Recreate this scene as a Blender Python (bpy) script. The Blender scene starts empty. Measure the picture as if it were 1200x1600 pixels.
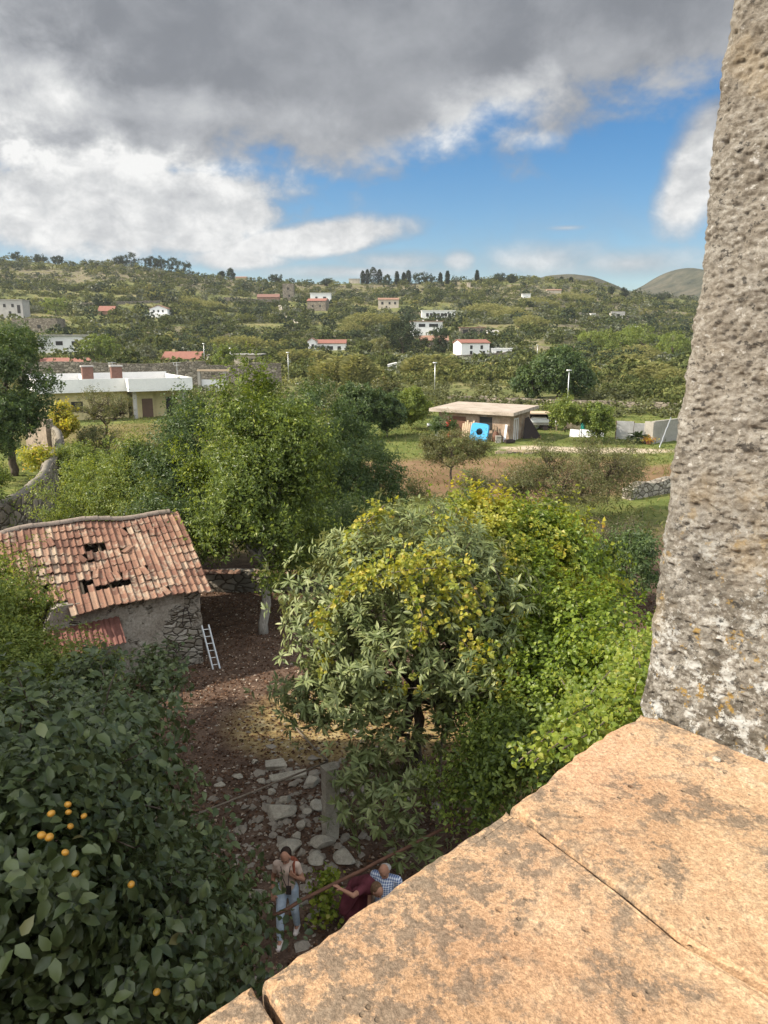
import bpy, bmesh, math, random
import numpy as np
from mathutils import Vector, Matrix
R = math.radians
C = bpy.context.scene.collection
scene = bpy.context.scene
# ------------------------------------------------------------------ camera
H = 9.5            # eye height above the yard
PITCH = R(13.1)    # looking down
FPX = 1164.0
cam_d = bpy.data.cameras.new('camera'); cam = bpy.data.objects.new('camera', cam_d); C.objects.link(cam)
cam.location = (0, 0, H); cam.rotation_euler = (R(90) - PITCH, 0, 0)
cam_d.sensor_fit = 'VERTICAL'; cam_d.angle = 2 * math.atan(800 / FPX)
cam_d.clip_start = 0.05; cam_d.clip_end = 20000
scene.camera = cam
scene.view_settings.view_transform = 'Standard'; scene.view_settings.look = 'None'
scene.view_settings.exposure = 0.9; scene.view_settings.gamma = 1
scene.cycles.max_bounces = 6; scene.cycles.transparent_max_bounces = 4
scene.cycles.volume_bounces = 0
# ------------------------------------------------------------------ node helper
class G:
    """small expression helper for shader graphs"""
    def __init__(s, nt): s.nt = nt
    def n(s, t, **kw):
        x = s.nt.nodes.new(t)
        for k, v in kw.items(): setattr(x, k, v)
        return x
    def put(s, sock, v):
        if isinstance(v, bpy.types.NodeSocket): s.nt.links.new(v, sock)
        elif v is not None:
            if sock.type == 'RGBA' and not hasattr(v, '__len__'): v = (v, v, v, 1)
            if sock.type == 'RGBA' and len(v) == 3: v = (*v, 1)
            sock.default_value = v
    def m(s, op, a, b=None, c=None, clamp=False):
        x = s.n('ShaderNodeMath', operation=op, use_clamp=clamp)
        for i, v in enumerate((a, b, c)):
            if v is not None: s.put(x.inputs[i], v)
        return x.outputs[0]
    def add(s, a, b): return s.m('ADD', a, b)
    def sub(s, a, b): return s.m('SUBTRACT', a, b)
    def mul(s, a, b): return s.m('MULTIPLY', a, b)
    def maxi(s, a, b): return s.m('MAXIMUM', a, b)
    def mr(s, v, a, b, c=0.0, d=1.0, smooth=True):
        x = s.n('ShaderNodeMapRange', interpolation_type='SMOOTHSTEP' if smooth else 'LINEAR')
        s.put(x.inputs[0], v)
        for i, q in zip((1, 2, 3, 4), (a, b, c, d)): s.put(x.inputs[i], q)
        return x.outputs[0]
    def noise(s, vec, scale, detail=4, rough=.55, dist=0.0, dim='3D', w=None):
        x = s.n('ShaderNodeTexNoise', noise_dimensions=dim)
        s.put(x.inputs['Vector'], vec); x.inputs['Scale'].default_value = scale
        x.inputs['Detail'].default_value = detail; x.inputs['Roughness'].default_value = rough
        x.inputs['Distortion'].default_value = dist
        return x.outputs[0]
    def voro(s, vec, scale, feature='F1', out=0):
        x = s.n('ShaderNodeTexVoronoi', feature=feature)
        s.put(x.inputs['Vector'], vec); x.inputs['Scale'].default_value = scale
        return x.outputs[out]
    def mix(s, f, a, b, blend='MIX'):
        x = s.n('ShaderNodeMix', data_type='RGBA', blend_type=blend)
        s.put(x.inputs[0], f); s.put(x.inputs[6], a); s.put(x.inputs[7], b)
        return x.outputs[2]
    def ramp(s, f, stops, interp='LINEAR'):
        x = s.n('ShaderNodeValToRGB'); r = x.color_ramp; r.interpolation = interp
        while len(r.elements) < len(stops): r.elements.new(.5)
        for e, (p, c) in zip(r.elements, stops):
            e.position = p; e.color = (c, c, c, 1) if not hasattr(c, '__len__') else (*c[:3], 1)
        s.put(x.inputs[0], f); return x.outputs[0]
    def mapping(s, vec, scale=(1, 1, 1), rot=(0, 0, 0), loc=(0, 0, 0)):
        x = s.n('ShaderNodeMapping'); s.put(x.inputs[0], vec)
        x.inputs['Scale'].default_value = scale; x.inputs['Rotation'].default_value = rot; x.inputs['Location'].default_value = loc
        return x.outputs[0]
    def obj(s): return s.n('ShaderNodeTexCoord').outputs['Object']
    def attr(s, name): return s.n('ShaderNodeAttribute', attribute_name=name).outputs['Fac']
    def rnd(s): return s.n('ShaderNodeObjectInfo').outputs['Random']
def newmat(name):
    m = bpy.data.materials.new(name); m.use_nodes = True; nt = m.node_tree
    for n in list(nt.nodes): nt.nodes.remove(n)
    out = nt.nodes.new('ShaderNodeOutputMaterial')
    return m, G(nt), out
def surf(g, out, col, rough=.8, bump=None, bstr=.3, bdist=.02, metal=0, spec=.3, normal=None, trans=0, tcol=None):
    p = g.n('ShaderNodeBsdfPrincipled')
    g.put(p.inputs['Base Color'], col); g.put(p.inputs['Roughness'], rough); g.put(p.inputs['Metallic'], metal)
    g.put(p.inputs['Specular IOR Level'], spec)
    if bump is not None:
        b = g.n('ShaderNodeBump'); b.inputs['Strength'].default_value = bstr; b.inputs['Distance'].default_value = bdist
        g.put(b.inputs['Height'], bump); g.put(p.inputs['Normal'], b.outputs[0])
    sh = p.outputs[0]
    if trans:
        t = g.n('ShaderNodeBsdfTranslucent'); g.put(t.inputs[0], tcol if tcol is not None else col)
        mx = g.n('ShaderNodeMixShader'); mx.inputs[0].default_value = trans
        g.nt.links.new(sh, mx.inputs[1]); g.nt.links.new(t.outputs[0], mx.inputs[2]); sh = mx.outputs[0]
    g.nt.links.new(sh, out.inputs[0]); return p
# ------------------------------------------------------------------ pixel <-> direction (photo 1200 x 1600)
cp, sp = math.cos(PITCH), math.sin(PITCH)
def ray(px, py):
    x = (px - 600) / FPX; u = (800 - py) / FPX
    return np.array([x, cp + u * sp, -sp + u * cp])
def aty(px, py, Y):
    r = ray(px, py); return np.array([0, 0, H]) + r * (Y / r[1])
def onz(px, py, z=0.0):
    r = ray(px, py); return np.array([0, 0, H]) + r * ((z - H) / r[2])
def azel(px, py):
    r = ray(px, py); r = r / np.linalg.norm(r)
    return math.atan2(r[0], r[1]), math.asin(r[2])
def depth(p): return p[1] * cp - (p[2] - H) * sp
# ------------------------------------------------------------------ sun and sky
SUN_AZ, SUN_EL = R(-97), R(37)
sd = bpy.data.lights.new('sun', 'SUN'); sun = bpy.data.objects.new('sun', sd); C.objects.link(sun)
sd.energy = 4.4; sd.angle = R(.6); sd.color = (1.0, .9, .76)
sv = Vector((math.sin(SUN_AZ) * math.cos(SUN_EL), math.cos(SUN_AZ) * math.cos(SUN_EL), math.sin(SUN_EL)))
sun.rotation_euler = (-sv).to_track_quat('-Z', 'Y').to_euler(); sun.location = (-40, 30, 60)
world = bpy.data.worlds.new('World'); scene.world = world; world.use_nodes = True
def build_world():
    nt = world.node_tree
    for n in list(nt.nodes): nt.nodes.remove(n)
    g = G(nt); out = g.n('ShaderNodeOutputWorld')
    sky = g.n('ShaderNodeTexSky', sky_type='NISHITA'); sky.sun_disc = False
    sky.sun_elevation = SUN_EL; sky.sun_rotation = SUN_AZ; sky.air_density = 1.0; sky.dust_density = .2; sky.ozone_density = 3.5
    hs = g.n('ShaderNodeHueSaturation'); hs.inputs['Saturation'].default_value = 1.38; hs.inputs['Value'].default_value = 1.0
    nt.links.new(sky.outputs[0], hs.inputs['Color'])
    bg1 = g.n('ShaderNodeBackground'); nt.links.new(hs.outputs[0], bg1.inputs[0]); bg1.inputs[1].default_value = .068
    d = g.n('ShaderNodeTexCoord').outputs['Generated']
    sx = g.n('ShaderNodeSeparateXYZ'); nt.links.new(d, sx.inputs[0])
    X, Y, Z = sx.outputs
    az = g.m('ARCTAN2', X, Y); el = g.m('ARCSINE', Z)
    ns = g.mapping(d, scale=(1, 1, 1.35))
    nf = g.noise(ns, 11, 6, .60, .15); nm = g.noise(ns, 3.6, 3, .55, .2)
    nv = g.noise(g.mapping(d, scale=(1, 1, 1.4), loc=(3, 1, 2)), 24, 5, .62, .2)
    w = g.add(g.mul(g.sub(nf, .5), .24), g.mul(g.sub(nm, .5), .12))       # edge displacement, in radians
    def ell(px, py, rx, ry, soft=.5, k=1.0, rot=0):
        a0, e0 = azel(px, py); ra, re = rx / FPX, ry / FPX
        da = g.sub(az, a0); de = g.sub(el, e0)
        if rot:
            c, s_ = math.cos(rot), math.sin(rot)
            da, de = g.add(g.mul(da, c), g.mul(de, s_)), g.sub(g.mul(de, c), g.mul(da, s_))
        da = g.mul(da, 1 / ra); de = g.mul(de, 1 / re)
        r = g.m('SQRT', g.add(g.mul(da, da), g.mul(de, de)))
        r = g.add(r, g.mul(w, -k * 6.5))
        return g.mr(r, 1.0 + soft * .35, 1.0 - soft)
    pts = [(-700, 420), (0, 320), (120, 335), (300, 320), (400, 265), (520, 255), (640, 250), (740, 240), (860, 212), (960, 185), (1130, 130), (1500, 60), (1900, 60)]
    A = [azel(*p) for p in pts]; amin, amax = A[0][0], A[-1][0]
    f = g.mr(az, amin, amax, smooth=False)
    bound = g.ramp(f, [((a - amin) / (amax - amin), e) for a, e in A])
    dd = g.add(g.sub(el, bound), g.mul(w, .8))
    deck = g.mr(dd, -.02, .045)
    cum = [(170, 318, 300, 78, .35, .9), (300, 378, 110, 22, .6, .9), (500, 372, 170, 30, .45, .75, R(6)), (370, 404, 90, 20, .6, .8), (1090, 265, 48, 92, .45, .6, R(-20)), (1135, 200, 60, 45, .5, .6)]
    low = ell(*cum[0])
    for q in cum[1:]: low = g.maxi(low, ell(*q))
    for q in [(620, 408, 110, 20, 1.0, .9), (850, 408, 120, 30, 1.1, 1.0), (980, 412, 130, 24, 1.0, .9), (715, 408, 34, 20, .8, .8), (560, 425, 200, 14, 1.0, .6), (885, 356, 30, 4, 1.5, .3), (455, 300, 26, 12, 1.4, .9), (-300, 330, 260, 90)]:
        low = g.maxi(low, g.mul(ell(*q), .85))
    dens = g.maxi(deck, low)
    thin = g.mul(g.mr(el, R(12), R(1.5)), g.mr(nf, .38, .72, .05, .5))
    dens = g.maxi(dens, thin)
    br = g.mul(low, g.mr(el, azel(600, 130)[1], azel(600, 285)[1], 0, .52))
    for q in [(20, 120, 130, 90, .95, 1.0, 0, .42), (60, 110, 60, 40, .9, .8, 0, .24), (230, 175, 240, 34, .95, .8, 0, .28), (300, 160, 80, 26, .95, .8, 0, .14), (60, 235, 240, 40, .95, .7, 0, .18), (300, 235, 180, 30, .95, .8, 0, .15),
              (765, 180, 110, 44, .85, .8, R(22), .60), (650, 232, 90, 26, .9, .8, R(10), .25), (840, 222, 40, 14, .8, .7, 0, .4), (920, 105, 100, 55, .95, .8, 0, .18), (1060, 130, 110, 40, .95, .8, R(20), .18), (-420, 40, 260, 230, .9, 1, 0, .5)]:
        br = g.add(br, g.mul(ell(*q[:7]), q[7]))
    wav = g.add(.16, g.mul(low, .9))
    br = g.add(br, g.mul(g.sub(nf, .5), g.add(.45, g.mul(low, .3)))); br = g.add(br, g.mul(g.sub(nv, .5), g.add(.10, g.mul(low, .85))))
    br = g.add(br, g.mul(g.sub(nm, .5), .40))
    br = g.add(br, g.mr(el, R(36), R(12), 0, .10)); br = g.add(br, g.mr(Y, .4, -.1, 0, .35))
    ccol = g.ramp(g.add(br, .20), [(0, (.140, .153, .174)), (.25, (.200, .215, .242)), (.5, (.37, .385, .41)), (.75, (.56, .57, .58)), (1, (.80, .80, .79))])
    bg2 = g.n('ShaderNodeBackground'); nt.links.new(ccol, bg2.inputs[0]); g.put(bg2.inputs[1], g.mul(g.mr(Y, .45, -.15, .62, 2.2), g.mr(X, -.45, -.9, 1, 1.5)))  # clouds behind the camera and at left brightened, added to lift the shade
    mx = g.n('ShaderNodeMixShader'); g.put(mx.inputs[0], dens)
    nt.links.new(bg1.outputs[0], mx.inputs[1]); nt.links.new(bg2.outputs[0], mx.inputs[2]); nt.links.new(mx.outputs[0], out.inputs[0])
build_world()
# ------------------------------------------------------------------ mesh helpers
rng = np.random.default_rng(7); random.seed(7)
def tag(o, label=None, cat=None, group=None, kind=None):
    if label: o['label'] = label
    if cat: o['category'] = cat
    if group: o['group'] = group
    if kind: o['kind'] = kind
    return o
def empty(name, loc, rz=0):
    o = bpy.data.objects.new(name, None); C.objects.link(o); o.location = tuple(loc); o.rotation_euler = (0, 0, rz); o.empty_display_size = .3
    return o
def npmesh(name, V, F, mats=None, parent=None, origin=(0, 0, 0), smooth=False, attrs=None, matidx=None):
    """V (n,3), F list of faces or (m,k) array"""
    V = np.asarray(V, dtype=np.float32) - np.asarray(origin, dtype=np.float32)
    me = bpy.data.meshes.new(name)
    if isinstance(F, np.ndarray): F = [F]
    if len(F) and isinstance(F[0], np.ndarray) and F[0].ndim == 2:
        loops = np.concatenate([f.ravel() for f in F]).astype(np.int32)
        cnt = np.concatenate([np.full(len(f), f.shape[1]) for f in F])
    else:
        loops = np.array([i for f in F for i in f], dtype=np.int32); cnt = np.array([len(f) for f in F])
    st = np.concatenate([[0], np.cumsum(cnt)[:-1]]).astype(np.int32)
    me.vertices.add(len(V)); me.vertices.foreach_set('co', V.ravel())
    me.loops.add(len(loops)); me.loops.foreach_set('vertex_index', loops)
    me.polygons.add(len(cnt)); me.polygons.foreach_set('loop_start', st)
    try: me.polygons.foreach_set('loop_total', cnt.astype(np.int32))
    except Exception: pass
    if matidx is not None: me.polygons.foreach_set('material_index', np.asarray(matidx, dtype=np.int32))
    me.update(calc_edges=True)
    if attrs:
        for k, a in attrs.items():
            at = me.attributes.new(k, 'FLOAT', 'POINT'); at.data.foreach_set('value', np.asarray(a, dtype=np.float32))
    for m in (mats if isinstance(mats, (list, tuple)) else [mats] if mats else []): me.materials.append(m)
    me.polygons.foreach_set('use_smooth', np.full(len(cnt), bool(smooth)))
    o = bpy.data.objects.new(name, me); C.objects.link(o)
    if parent is not None:
        o.parent = parent
    else: o.location = tuple(origin)
    return o
class MB:
    """collects solid pieces into one mesh"""
    def __init__(s): s.V = []; s.F = []; s.n = 0; s.mi = []; s.A = []
    def raw(s, V, F, mi=0, a=0.0):
        V = np.asarray(V, float); s.V.append(V); s.F += [[i + s.n for i in f] for f in F]; s.mi += [mi] * len(F); s.A += [a] * len(V); s.n += len(V); return s
    def box(s, c, size, rz=0, M=None, mi=0, jit=0, a=0.0, bev=0, taper=1.0):
        x, y, z = (q / 2 for q in size)
        V = np.array([[i * x, j * y, k * z] for k in (-1, 1) for (i, j) in ((-1, -1), (1, -1), (1, 1), (-1, 1))], float)
        V[4:, :2] *= taper
        if jit: V += rng.normal(0, jit, V.shape)
        if M is not None: V = V @ np.array(M.to_3x3()).T
        c_, s_ = math.cos(rz), math.sin(rz)
        V = V @ np.array([[c_, s_, 0], [-s_, c_, 0], [0, 0, 1]]) + np.asarray(c, float)
        F = [(3, 2, 1, 0), (4, 5, 6, 7), (0, 1, 5, 4), (1, 2, 6, 5), (2, 3, 7, 6), (3, 0, 4, 7)]
        return s.raw(V, F, mi, a)
    def tube(s, P, r, sides=8, mi=0, a=0.0, cap=True):
        P = np.asarray(P, float); n = len(P); r = np.broadcast_to(np.asarray(r, float), (n,))
        T = np.gradient(P, axis=0); T /= np.linalg.norm(T, axis=1)[:, None] + 1e-9
        ref = np.array([0, 0, 1.0]) if abs(T[0][2]) < .9 else np.array([1.0, 0, 0])
        V = []
        N = np.cross(T[0], ref); N /= np.linalg.norm(N)
        for i in range(n):
            N = N - T[i] * N.dot(T[i]); N /= np.linalg.norm(N) + 1e-9; B = np.cross(T[i], N)
            for k in range(sides):
                t = 2 * math.pi * k / sides; V.append(P[i] + r[i] * (math.cos(t) * N + math.sin(t) * B))
        F = [(i * sides + k, i * sides + (k + 1) % sides, (i + 1) * sides + (k + 1) % sides, (i + 1) * sides + k) for i in range(n - 1) for k in range(sides)]
        if cap: F += [tuple(range(sides))[::-1], tuple((n - 1) * sides + k for k in range(sides))]
        return s.raw(V, F, mi, a)
    def prism(s, poly, z0, z1, mi=0, a=0.0):
        n = len(poly); V = [(x, y, z0) for x, y in poly] + [(x, y, z1) for x, y in poly]
        F = [tuple(range(n))[::-1], tuple(range(n, 2 * n))] + [(i, (i + 1) % n, n + (i + 1) % n, n + i) for i in range(n)]
        return s.raw(V, F, mi, a)
    def build(s, name, mats, parent=None, origin=(0, 0, 0), smooth=False, bevel=0):
        o = npmesh(name, np.concatenate(s.V), s.F, mats, parent, origin, smooth, {'v': s.A}, s.mi)
        if bevel:
            b = o.modifiers.new('bevel', 'BEVEL'); b.width = bevel; b.segments = 2; b.limit_method = 'ANGLE'
        return o
# value noise for numpy
def _h(ix, iy, iz, s):
    n = (ix * 73856093) ^ (iy * 19349663) ^ (iz * 83492791) ^ (s * 2654435)
    n = (n ^ (n >> 13)) * 1274126177 & 0x7fffffff
    return ((n ^ (n >> 16)) & 0xffff) / 65535.0
def vnoise(P, scale=1.0, seed=0, oct=3):
    P = np.asarray(P, float) * scale; out = 0; amp = 1; tot = 0
    for o in range(oct):
        q = P * (2 ** o) + o * 17.3; i = np.floor(q).astype(np.int64); f = q - i; f = f * f * (3 - 2 * f)
        v = 0
        for dx in (0, 1):
            for dy in (0, 1):
                for dz in (0, 1):
                    wgt = (f[..., 0] if dx else 1 - f[..., 0]) * (f[..., 1] if dy else 1 - f[..., 1]) * (f[..., 2] if dz else 1 - f[..., 2])
                    v = v + wgt * _h(i[..., 0] + dx, i[..., 1] + dy, i[..., 2] + dz, seed + o)
        out = out + v * amp; tot += amp; amp *= .5
    return out / tot
def n2(x, y, scale, seed=0, oct=3): return vnoise(np.stack([x, y, np.zeros_like(x)], -1), scale, seed, oct)
# ------------------------------------------------------------------ terrain
SKY_X = [-900, -300, 0, 60, 150, 200, 260, 320, 400, 500, 600, 700, 800, 860, 900, 950, 1000, 1090, 1300, 2200]
SKY_R = [470, 415, 402, 405, 413, 411, 417, 432, 440, 445, 445, 439, 436, 440, 446, 455, 464, 475, 500, 520]
RY = [110, 150, 200, 260, 330, 420, 520, 620, 720]
RR = [629, 607, 582, 557, 532, 503, 475, 452, 432]
def tan_of_row(r):
    u = (800 - r) / FPX; return (u * cp - sp) / (cp + u * sp)
def ground_z(x, y, detail=True):
    x = np.asarray(x, float); y = np.asarray(y, float)
    rad = np.hypot(x, y); Y = np.maximum(y, rad * .5) + 1e-6
    col = 600 + FPX * np.clip(np.where(y > 0, x / Y, np.sign(x) * 1.7), -1.7, 1.7) * cp
    sky = np.interp(col, SKY_X, SKY_R)
    row = np.interp(Y, RY, RR)
    row = np.where(row < 607, 607 + (row - 607) * (607 - sky) / (607 - 432.), row)
    zt = H + Y * tan_of_row(row)
    z = np.where(Y > 150, zt, 0.0)
    k = np.clip((Y - 135) / 30, 0, 1); z = z * k
    back = np.clip((Y - 720) / 700, 0, 1); z = z * (1 - .8 * back * back * (3 - 2 * back))
    z = np.where(y < 0, 0, z)
    if detail:
        hill = np.clip((Y - 170) / 120, 0, 1) * np.clip((1000 - Y) / 250, 0, 1)
        z = z + hill * (n2(x, y, .012, 3) - .5) * 6
        q = z / 2.4 + (n2(x, y, .006, 5) - .5) * 2; fr = q - np.floor(q)
        st = (np.floor(q) + np.clip((fr - .62) / .3, 0, 1) - (n2(x, y, .006, 5) - .5) * 2) * 2.4
        z = z + hill * .75 * (st - z) * (n2(x, y, .004, 9) > .38)
        near = np.clip(1 - Y / 150, 0, 1)
        z = z + near * ((n2(x, y, .35, 11) - .5) * .16 + (n2(x, y, 1.7, 12) - .5) * .05)
    return z
def G1(x, y): return float(ground_z(np.array([x]), np.array([y]))[0])
def onground(px, py):
    """world point on the terrain seen at a photo pixel"""
    r = ray(px, py); t = np.geomspace(4, 1600, 3000); P = r[None] * t[:, None] / r[1]
    z = ground_z(P[:, 0], P[:, 1]); below = (P[:, 2] + H) < z
    if not below.any(): i = int(np.argmin((P[:, 2] + H - z)[t < 760]))
    else: i = int(np.argmax(below))
    return np.array([P[i, 0], P[i, 1], z[i]])
def gp(x, y): return np.array([x, y, G1(x, y)])
azs = np.concatenate([np.linspace(-math.pi, R(-42), 50)[:-1], np.linspace(R(-42), R(42), 420), np.linspace(R(42), math.pi, 50)[1:-1]])
rads = np.concatenate([[0.5], np.geomspace(3, 40, 200), np.geomspace(40, 160, 110)[1:], np.geomspace(160, 760, 300)[1:], np.geomspace(760, 9000, 50)[1:]])
AZ, RD = np.meshgrid(azs, rads); GX, GY = RD * np.sin(AZ), RD * np.cos(AZ)
GZ = ground_z(GX, GY)
nr, na = AZ.shape
Vt = np.stack([GX, GY, GZ], -1).reshape(-1, 3)
ii, jj = np.meshgrid(np.arange(nr - 1), np.arange(na), indexing='ij'); j2 = (jj + 1) % na
Ft = np.stack([ii * na + jj, ii * na + j2, (ii + 1) * na + j2, (ii + 1) * na + jj], -1).reshape(-1, 4)[:, ::-1]
x, y = Vt[:, 0], Vt[:, 1]
def sstep(a, b, v): t = np.clip((v - a) / (b - a), 0, 1); return t * t * (3 - 2 * t)
nz = n2(x, y, .06, 21) - .5; nz2 = n2(x, y, .25, 22) - .5
a_hill = sstep(95, 125, y + nz * 30)
# red soil field seen at rows 690-775, green orchard grass around it
def zone(cx, cy, rx, ry, ns=.5): return 1 - sstep(.75, 1.15, np.hypot((x - cx) / rx, (y - cy) / ry) + nz * ns + nz2 * ns)
a_red = np.maximum(zone(9, 52, 15, 9), zone(24, 54, 9, 3.5)); a_red = np.maximum(a_red, .55 * zone(-25, 75, 12, 10))
a_sand = np.maximum(zone(19.5, 64.5, 6, 1.6, .25), zone(14, 66, 4, 1.2, .2))
a_grass = sstep(30, 40, y + nz * 14) * (1 - a_hill)
a_lit_moss = zone(-.6, 17.2, 3.0, 1.9, .5) + zone(3.6, 15.5, 2.2, 2.6) * .8
def terrain_mat():
    m, g, out = newmat('ground'); o = g.obj()
    n1 = g.noise(o, .035, 6, .6); n2_ = g.noise(o, .35, 6, .65); n3 = g.noise(o, 3.0, 6, .65); n4 = g.noise(o, 22, 5, .7)
    litter = g.ramp(g.add(g.mul(n3, .6), g.mul(n4, .5)), [(.3, (.035, .023, .017)), (.5, (.082, .052, .037)), (.66, (.155, .105, .075)), (.8, (.27, .21, .155))])
    grass = g.ramp(g.add(g.mul(n3, .4), g.mul(n2_, .6)), [(.3, (.055, .075, .020)), (.5, (.11, .135, .036)), (.62, (.19, .19, .06)), (.75, (.28, .22, .10))])
    red = g.ramp(g.add(g.mul(n4, .35), g.mul(n2_, .65)), [(.3, (.10, .065, .038)), (.5, (.185, .115, .065)), (.7, (.26, .18, .11))])
    red = g.mix(g.mr(n3, .5, .66, 0, .6), red, grass)
    lit_moss = g.ramp(n3, [(.3, (.13, .085, .045)), (.5, (.28, .20, .085)), (.7, (.42, .35, .20))])  # mossy soil, with the brightness of the sunlit patch put into its colour
    sand = g.ramp(n3, [(.3, (.34, .27, .19)), (.7, (.52, .44, .33))])
    hill = g.ramp(g.add(g.mul(n2_, .55), g.mul(n1, .45)), [(.3, (.055, .070, .024)), (.43, (.095, .112, .038)), (.52, (.145, .150, .055)), (.62, (.23, .19, .10)), (.78, (.20, .145, .085))])
    nrm = g.n('ShaderNodeNewGeometry').outputs['True Normal']; sx = g.n('ShaderNodeSeparateXYZ'); g.put(sx.inputs[0], nrm)
    steep = g.mr(sx.outputs[2], .985, .93)
    wallc = g.ramp(g.noise(o, 1.2, 6, .7), [(.35, (.06, .05, .035)), (.6, (.22, .18, .13)), (.75, (.30, .27, .22))])
    hill = g.mix(g.mul(steep, .75), hill, wallc)
    c = g.mix(g.attr('grass'), litter, grass); c = g.mix(g.attr('lit_moss'), c, lit_moss); c = g.mix(g.attr('red'), c, red)
    c = g.mix(g.attr('sand'), c, sand); c = g.mix(g.attr('hill'), c, hill)
    surf(g, out, c, .95, g.add(g.mul(n3, .5), g.mul(n4, .4)), .8, .06, spec=.1)
    return m
ground = npmesh('ground', Vt, Ft, terrain_mat(), smooth=True, attrs={'hill': a_hill, 'red': a_red, 'sand': a_sand, 'grass': a_grass, 'lit_moss': np.clip(a_lit_moss, 0, 1)})
tag(ground, kind='structure')
# distant hills behind the ridge
def far_hill(pts, Y, depth_, name, rows=40):
    V = []; F = []; n = len(pts); M_ = rows
    for j in range(M_ + 1):
        t = j / M_ * 2 - 1; h = math.cos(t * math.pi / 2)
        for i, (px, py) in enumerate(pts):
            p = aty(px, py, Y); yy = Y + t * depth_; base = -30
            nn = vnoise(np.array([[p[0] * .004, yy * .004, 0]]), 1, 31, 4)[0] - .5
            nv_ = abs(vnoise(np.array([[p[0] * .009 + t, yy * .003, 0]]), 1, 33, 3)[0] - .5)
            V.append((p[0], yy, base + (p[2] - base) * h ** .8 + nn * 26 * (1 - h ** 4) - nv_ * 30 * (1 - h ** 6)))
    F = [(j * n + i, j * n + i + 1, (j + 1) * n + i + 1, (j + 1) * n + i) for j in range(M_) for i in range(n - 1)]
    return V, F
def hill_mat():
    m, g, out = newmat('far_hill'); o = g.obj()
    a = g.noise(o, .012, 8, .65); b = g.noise(o, .05, 6, .7)
    c = g.ramp(g.add(g.mul(a, .5), g.mul(b, .5)), [(.38, (.028, .034, .022)), (.5, (.065, .066, .042)), (.62, (.12, .105, .072))])
    surf(g, out, c, 1, b, 1, 8, spec=0); return m
HM = hill_mat()
def dense(pts, k=6):
    xs = [p[0] for p in pts]; X_ = np.linspace(xs[0], xs[-1], (len(pts) - 1) * k + 1); return list(zip(X_, np.interp(X_, xs, [p[1] for p in pts])))
V, F = far_hill(dense([(700, 500), (780, 470), (830, 440), (850, 432), (880, 430), (905, 433), (925, 441), (945, 452), (1000, 475), (1080, 500)]), 1500, 500, 'hill')
tag(npmesh('hills', V, F, HM, smooth=True), kind='structure')
V, F = far_hill(dense([(900, 500), (960, 465), (985, 457), (1010, 449), (1030, 438), (1045, 429), (1056, 421), (1070, 425), (1085, 429), (1130, 448), (1200, 470), (1350, 500)]), 1900, 700, 'hill')
tag(npmesh('hills', V, F, HM, smooth=True), kind='structure')
# ------------------------------------------------------------------ materials
def leafmat(name, stops, trans=.35, rough=.45, spec=.4, autumn=None, under=None, tmul=1.6):
    m, g, out = newmat(name); v = g.attr('v')
    c = g.ramp(v, stops)
    if autumn: c = g.mix(g.attr('w'), c, g.ramp(v, autumn))
    if under:
        bf = g.n('ShaderNodeNewGeometry').outputs['Backfacing']; c = g.mix(bf, c, g.mix(.6, c, (*under, 1)))
    tc = g.mix(1.0, c, (tmul, tmul * .92, tmul * .45, 1), 'MULTIPLY')
    surf(g, out, c, rough, spec=spec, trans=trans, tcol=tc); return m
M = {}
M['citrus'] = leafmat('citrus_leaf', [(0, (.042, .070, .016)), (.5, (.115, .162, .030)), (.85, (.22, .275, .048)), (1, (.38, .41, .09))])
M['citrus_dark'] = leafmat('dark_leaf', [(0, (.032, .060, .022)), (.6, (.080, .125, .040)), (1, (.16, .21, .07))])
M['shrub'] = leafmat('shrub_leaf', [(0, (.075, .115, .025)), (.5, (.155, .205, .042)), (1, (.32, .35, .08))])
M['persimmon'] = leafmat('persimmon_leaf', [(0, (.034, .052, .018)), (.5, (.070, .098, .034)), (.9, (.14, .175, .065)), (.94, (.17, .19, .08)), (.97, (.22, .20, .08)), (1, (.26, .13, .06))], trans=.2, rough=.40, spec=.5, under=(.13, .16, .09))
M['loquat'] = leafmat('loquat_leaf', [(0, (.075, .105, .036)), (.5, (.160, .195, .070)), (.9, (.27, .30, .125)), (1, (.38, .38, .18))], trans=.18, rough=.5, spec=.35, under=(.25, .26, .14))
M['vine'] = leafmat('vine_leaf', [(0, (.06, .10, .015)), (.5, (.14, .205, .025)), (1, (.27, .33, .045))], trans=.42,
                    autumn=[(0, (.26, .27, .03)), (.5, (.44, .41, .05)), (.85, (.54, .42, .09)), (1, (.48, .24, .09))])
M['olive'] = leafmat('olive_leaf', [(0, (.075, .085, .050)), (.6, (.125, .14, .085)), (1, (.20, .21, .13))], trans=.2)
M['sparse'] = leafmat('dry_shrub_leaf', [(0, (.07, .08, .03)), (.5, (.13, .14, .05)), (.8, (.19, .19, .08)), (1, (.24, .13, .07))], trans=.3)
M['far'] = leafmat('hillside_leaf', [(0, (.046, .060, .022)), (.35, (.085, .103, .034)), (.65, (.145, .158, .052)), (.88, (.22, .215, .075)), (1, (.30, .25, .09))], trans=.2, rough=.8, spec=.1)
M['far_dark'] = leafmat('pine_needle', [(0, (.022, .034, .018)), (.6, (.045, .062, .030)), (1, (.080, .10, .045))], trans=.1, rough=.8, spec=.1)
M['cane'] = leafmat('cane_leaf', [(0, (.12, .14, .05)), (.5, (.22, .23, .09)), (1, (.36, .34, .16))], trans=.3, rough=.7, spec=.15)
M['grass'] = leafmat('grass_blade', [(0, (.06, .085, .02)), (.5, (.12, .15, .04)), (.8, (.22, .21, .08)), (1, (.32, .27, .14))], trans=.3, rough=.7, spec=.1)
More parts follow.
